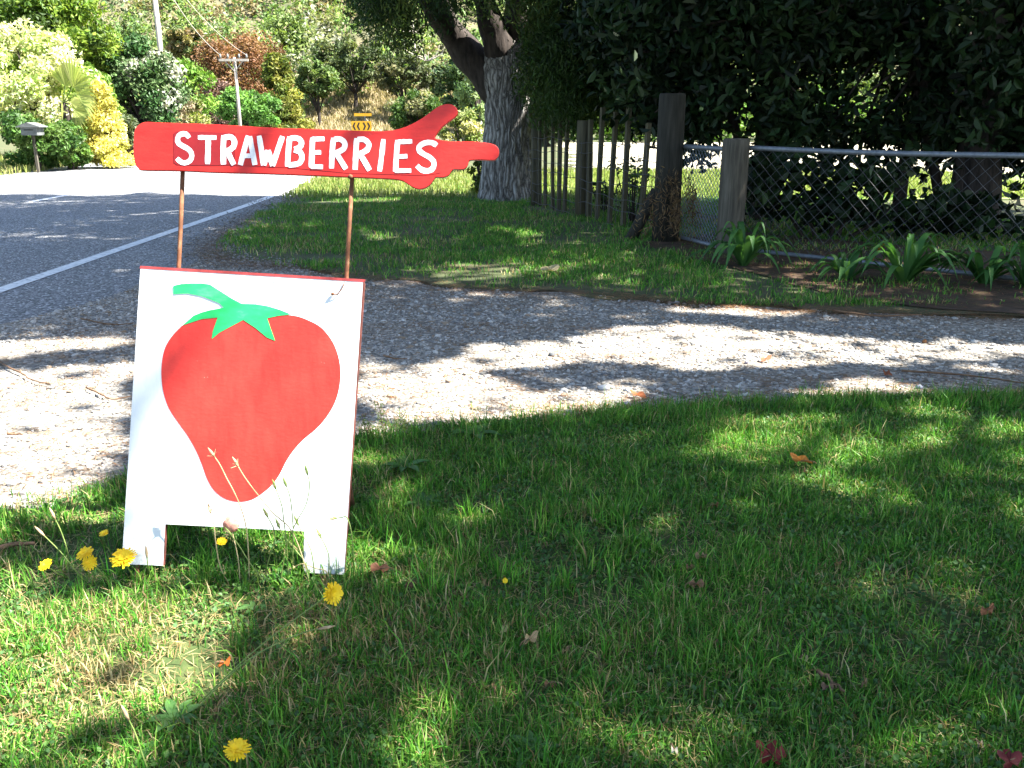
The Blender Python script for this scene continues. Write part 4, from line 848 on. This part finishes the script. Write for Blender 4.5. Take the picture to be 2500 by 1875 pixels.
# ------------------------------------------------------------------ the sign
def SP(x, y, off=0.0):  # pixel to a point on the face of the sign, pushed out by off
    return on_plane(x, y, S0, SN) + SN * off
sb = G(560, 1440); sign = thing('strawberry_sign', (SP(565, 1380)[0], S0[1], 0), 'white board painted with a big strawberry under a red pointing hand reading STRAWBERRIES', 'sign')
def crop(ox, oy, k, pts): return [(ox + x / k, oy + y / k) for x, y in pts]
TH = .016
brd = [(343, 655), (886, 688), (863, 1046), (840, 1403), (741, 1398), (743, 1297), (403.5, 1279.5), (398, 1381), (297, 1377), (320, 1016)]
m = MB(); m.slab([SP(*p) for p in brd], [SP(*p, -TH) for p in brd])
board = m.build('board', [M['white'], M['red_edge'], M['brown_edge']], sign, mi=[0, 0] + [1] + [2] * 7 + [1] * 2)
# red edging strip along the top, and the battens that stiffen the back
a, b_ = SP(341, 652, -.004), SP(888, 685, -.004)
m = MB(); f4 = [SP(341, 655.5, .001), SP(343, 649, .001), SP(890, 682, .001), SP(887, 688.5, .001)]
m.slab(f4, [p - SN * (TH + .004) for p in f4]); m.build('edging', M['red_edge'], board)
m = MB(); f4 = [SP(886.5, 688, -.002), SP(890, 692, -.002), SP(845, 1330, -.002), SP(842, 1330, -.002)]; m.slab(f4, [p - SN * .012 for p in f4]); m.build('edging', M['brown_edge'], board)
def face(name, mat, outline, off, parent, **k):
    m = MB(); m.slab([SP(*p, off) for p in outline], [SP(*p, off - .0008) for p in outline]); return m.build(name, mat, parent, **k)
def closed_smooth(pts, n=140):
    P = np.array(pts, float); Q = np.vstack([P[-2:], P, P[:3]]); out = []
    S_ = smooth_path(Q, n * 2); return [tuple(p) for p in S_]
BERRY = crop(200, 640, 2.0487, [(500, 318), (455, 365), (420, 420), (402, 490), (398, 570), (408, 650), (435, 730), (480, 800), (530, 870), (570, 940), (600, 1010), (625, 1080), (660, 1140), (710, 1180), (765, 1197), (810, 1197), (860, 1183), (910, 1150), (955, 1110), (990, 1060), (1020, 1000), (1060, 940), (1110, 885), (1170, 835), (1220, 780), (1262, 710), (1285, 640), (1294, 560), (1285, 480), (1255, 400), (1200, 330), (1130, 290), (1050, 266), (900, 262), (700, 265), (600, 282)])
BP = smooth_path(np.array(BERRY + BERRY[:1]), 150)[:-1]
berry = face('strawberry', M['berry'], [tuple(p) for p in BP], .0010, sign)
CAL = crop(200, 640, 2.0487, [(458, 118), (500, 109), (545, 106), (600, 106), (640, 112), (700, 150), (750, 182), (800, 208), (870, 210), (930, 220), (990, 238), (1050, 262), (985, 268), (928, 280), (945, 330), (968, 394), (925, 376), (870, 330), (808, 289), (740, 325), (690, 352), (650, 385), (656, 345), (680, 277), (600, 285), (505, 316), (560, 268), (600, 252), (640, 241), (710, 228), (690, 206), (640, 185), (600, 170), (530, 156), (460, 160)])
face('calyx', M['green'], CAL, .0022, berry)
# the hand
HAND = crop(250, 240, 2.1686, [(164, 300), (165, 215), (172, 165), (195, 138), (230, 125), (300, 128), (450, 132), (600, 138), (750, 146), (900, 155), (1050, 160), (1200, 165), (1400, 172), (1500, 172), (1570, 162), (1640, 135), (1700, 100), (1740, 70), (1780, 42), (1815, 31), (1850, 33), (1875, 52), (1880, 76), (1865, 100), (1830, 125), (1800, 150), (1775, 180), (1760, 205), (1775, 217), (1820, 225), (1880, 228), (1960, 228), (2030, 235), (2075, 245), (2097, 266), (2099, 295), (2085, 320), (2065, 328), (2000, 325), (1945, 328), (1935, 347), (1925, 366), (1905, 376), (1860, 376), (1846, 386), (1830, 408), (1800, 418), (1765, 418), (1750, 435), (1730, 460), (1700, 477), (1670, 479), (1640, 468), (1600, 442), (1575, 433), (1500, 425), (1200, 412), (900, 400), (600, 392), (400, 383), (215, 380), (190, 370), (172, 345)])
HP = smooth_path(np.array(HAND + HAND[:1]), 260)[:-1]
m = MB(); m.slab([SP(*p) for p in HP], [SP(*p, -.014) for p in HP]); hand = m.build('pointing_hand', [M['red'], M['red']], sign)
bv = hand.modifiers.new('bevel', 'BEVEL'); bv.width = .0012; bv.segments = 2; bv.limit_method = 'ANGLE'; bv.angle_limit = R_(60)
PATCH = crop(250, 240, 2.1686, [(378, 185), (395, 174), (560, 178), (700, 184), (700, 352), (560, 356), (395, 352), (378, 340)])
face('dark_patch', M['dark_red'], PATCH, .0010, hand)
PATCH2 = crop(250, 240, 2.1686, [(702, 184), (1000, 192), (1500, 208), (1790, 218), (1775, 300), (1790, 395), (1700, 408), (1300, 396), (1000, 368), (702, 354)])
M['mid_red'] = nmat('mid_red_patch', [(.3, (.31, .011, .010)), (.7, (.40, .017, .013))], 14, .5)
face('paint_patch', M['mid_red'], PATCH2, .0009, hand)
LET = {'S': [[(162, 148), (143, 124), (112, 124), (90, 145), (92, 178), (122, 200), (158, 220), (178, 250), (174, 283), (148, 304), (115, 304), (84, 278)]],
 'T': [[(218, 145), (335, 146)], [(284, 146), (282, 230), (279, 314)]],
 'R': [[(382, 132), (378, 225), (380, 316)], [(383, 146), (425, 142), (448, 165), (446, 200), (420, 224), (392, 232)], [(402, 226), (420, 265), (447, 318)]],
 'A': [[(537, 134), (512, 225), (487, 320)], [(546, 138), (562, 225), (580, 320)], [(512, 262), (568, 262)]],
 'W': [[(606, 134), (620, 225), (634, 322)], [(636, 322), (650, 270), (662, 226)], [(664, 226), (678, 275), (692, 326)], [(692, 326), (722, 235), (755, 138)]],
 'B': [[(800, 140), (792, 235), (786, 330)], [(802, 152), (848, 150), (874, 172), (868, 203), (832, 222)], [(828, 226), (866, 238), (878, 275), (858, 310), (792, 322)]],
 'E': [[(946, 148), (942, 240), (938, 336)], [(938, 156), (1022, 154)], [(944, 242), (1000, 240)], [(934, 330), (1012, 332)]],
 'R.': [[(1078, 148), (1070, 245), (1066, 342)], [(1082, 158), (1122, 156), (1150, 182), (1144, 215), (1112, 236), (1078, 246)], [(1092, 238), (1124, 290), (1158, 346)]],
 'R..': [[(1226, 150), (1220, 250), (1216, 350)], [(1230, 158), (1272, 158), (1302, 186), (1294, 220), (1262, 242), (1228, 252)], [(1244, 246), (1276, 298), (1308, 354)]],
 'I': [[(1396, 156), (1384, 258), (1371, 360)]],
 'E.': [[(1486, 162), (1478, 262), (1472, 362)], [(1478, 174), (1578, 170)], [(1478, 268), (1548, 264)], [(1468, 356), (1572, 356)]],
 'S.': [[(1734, 196), (1704, 178), (1658, 180), (1624, 202), (1622, 228), (1650, 250), (1690, 272), (1716, 302), (1710, 340), (1678, 358), (1638, 350), (1608, 324)]]}
for nm, strokes in LET.items():
    m = MB(); wid = 34 if nm not in 'SI' else 31
    for q, st in enumerate(strokes):
        st = np.array(st, float); P = smooth_path(st, 22 if len(st) > 3 else 10); n = len(P); Tn = unit(np.gradient(P, axis=0)); Nn = np.stack([-Tn[:, 1], Tn[:, 0]], 1)
        wv = wid * .5 * (1 + rng.normal(0, .035, n)) * (.84 if len(st) == 2 else 1.0); wv[0] *= .86; wv[-1] *= .9
        Lp = P + Nn * wv[:, None]; Rp = P - Nn * (wv * (1 + rng.normal(0, .03, n)))[:, None]
        o2 = .0014 + .00022 * q
        for off in (o2,):
            A_ = [SP(400 + x / 2.602, 280 + y / 2.602, off) for x, y in Lp]; B_ = [SP(400 + x / 2.602, 280 + y / 2.602, off) for x, y in Rp]
            k = len(A_); m.add(A_ + B_, [(i, i + 1, k + i + 1, k + i) for i in range(k - 1)])
    m.build('letter', M['letter'], hand)
# rods that carry the hand, hook, pegs
for pts in ([(438, 405), (433, 540), (427, 668), (424, 760)], [(856, 425), (848, 560), (841, 690), (839, 760)]):
    MB().tube([SP(x, y, -.024) for x, y in pts], .0056, 10).build('rod', M['rust'], sign, True)
MB().tube(smooth_path([SP(842, 689, .004), SP(836, 705, .006), SP(825, 718, .006), SP(816, 719, .008), SP(812, 716, .010)], 10), .0014, 6).build('wire_tail', M['rust'], sign, True)
m = MB(); c_ = SP(813, 718, .006); m.add(c_ + IV * .005, [tuple(f) for f in IF]); m.build('nail', M['rust'], sign, True)
m = MB(); c_ = SP(856, 432, .004); m.add(c_ + IV * .007, [tuple(f) for f in IF]); m.build('bolt', M['rust'], sign, True)
for x in (331, 790): 
    p = SP(x + 2, 1330, -.026); e = G(x, 1442, -.06); e[1] = p[1] - .04 if False else S0[1] - .005
    MB().tube([p, np.array([SP(x, 1440)[0], S0[1] - .004, .0]), np.array([SP(x - 1, 1442)[0], S0[1] - .006, -.08])], .0058, 10).build('peg', M['rust'], sign, True)
for x in (450, 780):   # struts behind the board
    p = SP(x, 760, -TH - .01); MB().tube([p, np.array([p[0], p[1] + .28, -.05])], .011, 8).build('strut', M['rust'], sign, True)
# nail marks
for x, y in [(484, 676), (577, 680), (669, 688), (760, 694), (386, 706)]:
    m = MB(); m.add(SP(x, y, .001) + IV * .0016, [tuple(f) for f in IF]); m.build('nail', M['rust'], sign, True)
# faded pink bloom caught on the lower edge of the board
pc = SP(570, 1277, .02); t = thing('dried_bloom', pc, 'crumpled faded pink flower head against the lower edge of the board', 'flower')
m = MB(); q = IV; bmm = bmesh.new(); bmesh.ops.create_icosphere(bmm, subdivisions=3, radius=1); SV = np.array([v.co[:] for v in bmm.verts]); SF = [tuple(v.index for v in f.verts) for f in bmm.faces]; bmm.free()
dn = 1 + .16 * np.sin(SV[:, 0] * 9 + 2 * np.sin(SV[:, 2] * 7)) * np.cos(SV[:, 2] * 8 + SV[:, 1] * 5) + .07 * np.sin(SV[:, 1] * 17 + SV[:, 0] * 11)
m.add(pc + SV * dn[:, None] * [.020, .014, .021], SF); m.build('petals', M['pink'], t, True)
gp = np.array([pc[0] + .02, pc[1] - .04, .0]); MB().tube(smooth_path([gp, (gp + pc) / 2 + [.01, -.01, 0], pc - [0, 0, .01]], 10), .0014, 6).build('stem', M['dry_stem'], t, True)

# ------------------------------------------------------------------ flowers and seed stalks
def flower(label, head, base, wpx, face_dir, orange=False, via=None, double=None):
    Yb = G(*base)[1]; b = G(*base); hY = min(Yb + .0, 2.02); h = atY(*head, hY)
    t = thing('hawkbit_flower', (b[0], b[1], 0), label, 'flower', 'yellow lawn flowers')
    mid = [atY(*v, (b[1] + hY) / 2) for v in (via or [])] or [(b + h) / 2 + [rng.normal(0, .006), 0, .02]]
    fdv = unit(np.array(face_dir, float)); MB().tube(smooth_path([b] + mid + [h - fdv * .008], 14), np.linspace(.0016, .0012, 14), 6).build('stem', M['stem'], t, True)
    R0 = wpx / F_PX * (hY * math.cos(PITCH) + .25) * .5; u = unit(np.cross(fdv, [.3, .5, .8])); v = np.cross(fdv, u); m = MB()
    for ring, (n, rr, lift) in enumerate(((26, 1, .12), (20, .78, .32), (14, .5, .5))):
        for k in range(n):
            a = 2 * math.pi * (k + rng.uniform(-.25, .25)) / n; d = u * math.cos(a) + v * math.sin(a); sdv = np.cross(fdv, d); L_ = R0 * rr * rng.uniform(.85, 1.08); wv = R0 * .085
            p0 = h + fdv * R0 * .06 * ring; e = p0 + d * L_ + fdv * L_ * (lift + rng.normal(0, .06)); mdp = p0 + d * L_ * .55 + fdv * L_ * lift * .8
            m.add([p0, mdp + sdv * wv, e + sdv * wv * .8, e - sdv * wv * .8, mdp - sdv * wv], [(0, 1, 2, 3, 4)])
    m.build('petals', M['yellow'], t)
    c = MB(); c.tube([h - fdv * R0 * .55, h - fdv * R0 * .25, h + fdv * R0 * .05], [R0 * .12, R0 * .3, R0 * .26], 9); c.build('bracts', M['stem'], t, True)
flower('largest yellow flower, in front of the left board leg', (302, 1364), (372, 1432), 66, (.05, -.35, .9), via=[(325, 1405)])
flower('yellow flower left of the largest one, upper of a pair', (208, 1352), (272, 1440), 44, (-.15, -.4, .9), via=[(245, 1400)])
flower('yellow flower left of the largest one, lower of a pair', (220, 1374), (285, 1445), 40, (0, -.75, .6), via=[(255, 1405)])
flower('small half-open yellow flower furthest from the board', (112, 1379), (180, 1420), 34, (-.2, -.5, .8), via=[(140, 1400)])
flower('yellow flower seen from the side by the right board leg', (812, 1449), (440, 1760), 62, (.35, -.25, .15), via=[(620, 1590)])
flower('yellow flower seen from the side on a long low stalk', (820, 1668), (590, 1648), 62, (.9, -.5, .15), via=[(690, 1665)])
flower('yellow flower opening upwards at the lawn’s near edge', (580, 1832), (585, 1930), 70, (0, -.25, .95))
flower('small orange-yellow flower in the grass just left of the board', (254, 1302), (262, 1345), 24, (-.2, -.3, .9))
flower('yellow flower in the shade seen between the board legs', (541, 1322), (545, 1375), 26, (.2, -.4, .9))
flower('tiny orange bud alone on the shaded lawn right of the sign', (1233, 1418), (1236, 1442), 15, (.1, -.7, .6))
def k7(p): return (450 + p[0] / 4.1475, 1050 + p[1] / 4.1475)
STALKS = [([(300, 262), (360, 350), (430, 490), (500, 620), (570, 780), (625, 980), (650, 1250), (660, 1600)], 'dry', 'tallest dry seed stalk crossing the tip of the strawberry'),
          ([(540, 360), (620, 490), (740, 650), (900, 840), (1080, 1010), (1200, 1300), (1290, 1640)], 'dry', 'straight pale seed stalk slanting left across the strawberry tip'),
          ([(925, 590), (985, 760), (1005, 900), (1040, 1200), (1055, 1620)], 'green', 'green closed seed head at the edge of the strawberry tip'),
          ([(1030, 560), (1070, 680), (1095, 880), (1100, 1100), (1090, 1600)], 'green', 'slim pale seed head right of the strawberry tip'),
          ([(1245, 440), (1268, 560), (1230, 760), (1120, 960), (1020, 1250), (960, 1650)], 'green', 'arched green seed stalk highest on the white right of the strawberry'),
          ([(265, 830), (300, 960), (320, 1150), (370, 1400), (500, 1640)], 'dry', 'dry seed head with splayed bracts left of the pink bloom'),
          ([(840, 870), (905, 1000), (915, 1130), (870, 1260), (780, 1600)], 'green', 'short curved seed stalk right of the pink bloom'),
          ([(1150, 950), (1200, 1060), (1290, 1250), (1335, 1640)], 'green', 'thin seed stalk at the inner edge of the right board leg'),
          ([(1380, 1080), (1440, 1200), (1465, 1320), (1450, 1640)], 'green', 'dark hooked stalk in front of the right board leg'),
          ([(960, 980), (1000, 1060), (1130, 1220), (1230, 1360), (1300, 1620)], 'green', 'straight green stalk leaning towards the right leg under the board'),
          ([(470, 1060), (560, 1180), (660, 1340), (780, 1500), (820, 1640)], 'green', 'leaning green stalk beneath the pink bloom'),
          ([(1110, 1390), (1200, 1355), (1330, 1400), (1440, 1440), (1500, 1640)], 'dry', 'bent brown stalk drooping at the foot of the right board leg'),
          ([(1535, 892), (1590, 886), (1650, 892), (1700, 1100), (1720, 1560)], 'green', 'dark stalk reaching sideways over the right board edge')]
for pts, kd, lab in STALKS:
    px = [k7(p) for p in pts]; b = G(*px[-1]); Yb = min(b[1], S0[1] - .03)
    P = []; n = len(px)
    for i, q in enumerate(px): P.append(atY(*q, Yb + (min(S0[1] + .02, Yb + .10) - Yb) * (1 - i / (n - 1)) * .6))
    P[-1] = b; P = smooth_path(P, 26); t = thing('seed_stalk', (b[0], b[1], 0), lab, 'weed', 'seed stalks in front of the board')
    MB().tube(P, np.linspace(.0013, .0017, 26), 6).build('stem', M['dry_stem' if kd == 'dry' else 'stem'], t, True)
    d = unit(P[0] - P[2]); m = MB(); m.tube([P[0] - d * .004, P[0] + d * .004, P[0] + d * .016, P[0] + d * .026], [.0016, .0038, .0030, .0006], 8); hd = m.build('seed_head', M['seed' if kd == 'dry' else 'stem'], t, True)
    m = MB()
    for k in range(6):
        e = P[0] + unit(d + rng.normal(0, .6, 3)) * .018; m.tube([P[0], e], [.0009, .0004], 4)
    m.build('bract', M['seed'], t)
for pts, lab in [([(792, 1533), (740, 1545), (640, 1590), (560, 1650), (440, 1772)], 'long stalk with closed brown bud reaching over the sunny grass'), ([(308, 1745), (330, 1790), (350, 1850), (380, 1930)], 'dry stalk with long brown bud at the near lawn edge'),
                 ([(130, 1258), (150, 1300), (165, 1350), (170, 1420)], 'dark plantain head in the grass at the gravel edge'), ([(358, 1352), (362, 1385), (375, 1425)], 'small closed bud before the bottom of the left leg'),
                 ([(100, 1300), (150, 1350), (190, 1400), (230, 1440)], 'slanting dry stalk above the smallest yellow flower')]:
    b = G(*pts[-1]); P = smooth_path([atY(*q, min(b[1], 2.03)) for q in pts[:-1]] + [b], 20); t = thing('seed_stalk', (b[0], b[1], 0), lab, 'weed', 'seed stalks in the lawn')
    MB().tube(P, np.linspace(.0012, .0017, 20), 6).build('stem', M['stem'], t, True)
    d = unit(P[0] - P[1]); m = MB(); m.tube([P[0] - d * .012, P[0], P[0] + d * .012, P[0] + d * .022], [.0018, .0036, .003, .0008], 8); m.build('seed_head', M['seed'], t, True)
# rosettes and sprigs
def rosette(x, y, s, n, lab, cat='weed'):
    b = G(x, y, .022); t = thing('weed_rosette', b, lab, cat, 'broad-leaved weeds in the lawn')
    for k in range(n):
        a = 2 * math.pi * k / n + rng.normal(0, .2); d = np.array([math.cos(a), math.sin(a), 0]); sdv = np.array([-d[1], d[0], 0]); L_ = s * rng.uniform(.7, 1.1); V = []; Fs = []
        for i, q in enumerate(np.linspace(0, 1, 7)):
            p = b + d * L_ * q + [0, 0, .01 + L_ * (.7 * q - .55 * q * q)]; ww = L_ * .17 * math.sin(math.pi * min(1, .12 + .88 * q)) + .0008
            V += [p - sdv * ww + [0, 0, .004], p, p + sdv * ww + [0, 0, .004]]
            if i: o = 3 * i - 3; Fs += [[o, o + 1, o + 4, o + 3], [o + 1, o + 2, o + 5, o + 4]]
        link('leaf', mesh_np('leaf', np.array(V), [np.array(Fs)], M['grass'], np.tile(np.array([.06, .14, .035]) * rng.uniform(.8, 1.3), (len(Fs), 1)), True), t)
rosette(430, 1770, .065, 9, 'pale green leaf rosette where the long stalks start'); rosette(1160, 1070, .10, 8, 'broad dock leaves at the lawn edge by the gravel'); rosette(990, 1150, .09, 8, 'plantain rosette in the lawn right of the board')
rosette(1300, 1850, .06, 7, 'lobed weed leaves in the near shaded lawn'); rosette(1030, 1240, .07, 7, 'flat dark rosette beside the bare patch'); rosette(620, 1500, .045, 7, 'leaf rosette in front of the board opening'); rosette(690, 1420, .05, 6, 'upright broad leaves at the inner side of the right leg')
for x, y, hpx, lab in [(930, 1075, 95, 'feathery sprig of weed at the gravel edge beside the board'), (985, 1078, 75, 'smaller feathery sprig right of the feathery weed'), (895, 1085, 60, 'short feathery sprig closest to the board edge')]:
    b = G(x, y); tpv = atY(x - 8, y - hpx, b[1]); t = thing('weed_sprig', (b[0], b[1], 0), lab, 'weed'); P = smooth_path([b, (b + tpv) / 2 + [.01, 0, 0], tpv], 12); MB().tube(P, np.linspace(.002, .0008, 12), 5).build('stem', M['twig'], t)
    C = np.repeat(P[2:], 9, 0) + rng.normal(0, .011, (90, 3)); V, Fq, T = leaf_arrays(C, .02, .22, np.array([0, 0, .5]), palette(90, [(.12, .17, .04), (.18, .2, .06)])); link('leaves', mesh_np('leaves', V, [Fq], M['grass'], T), t)
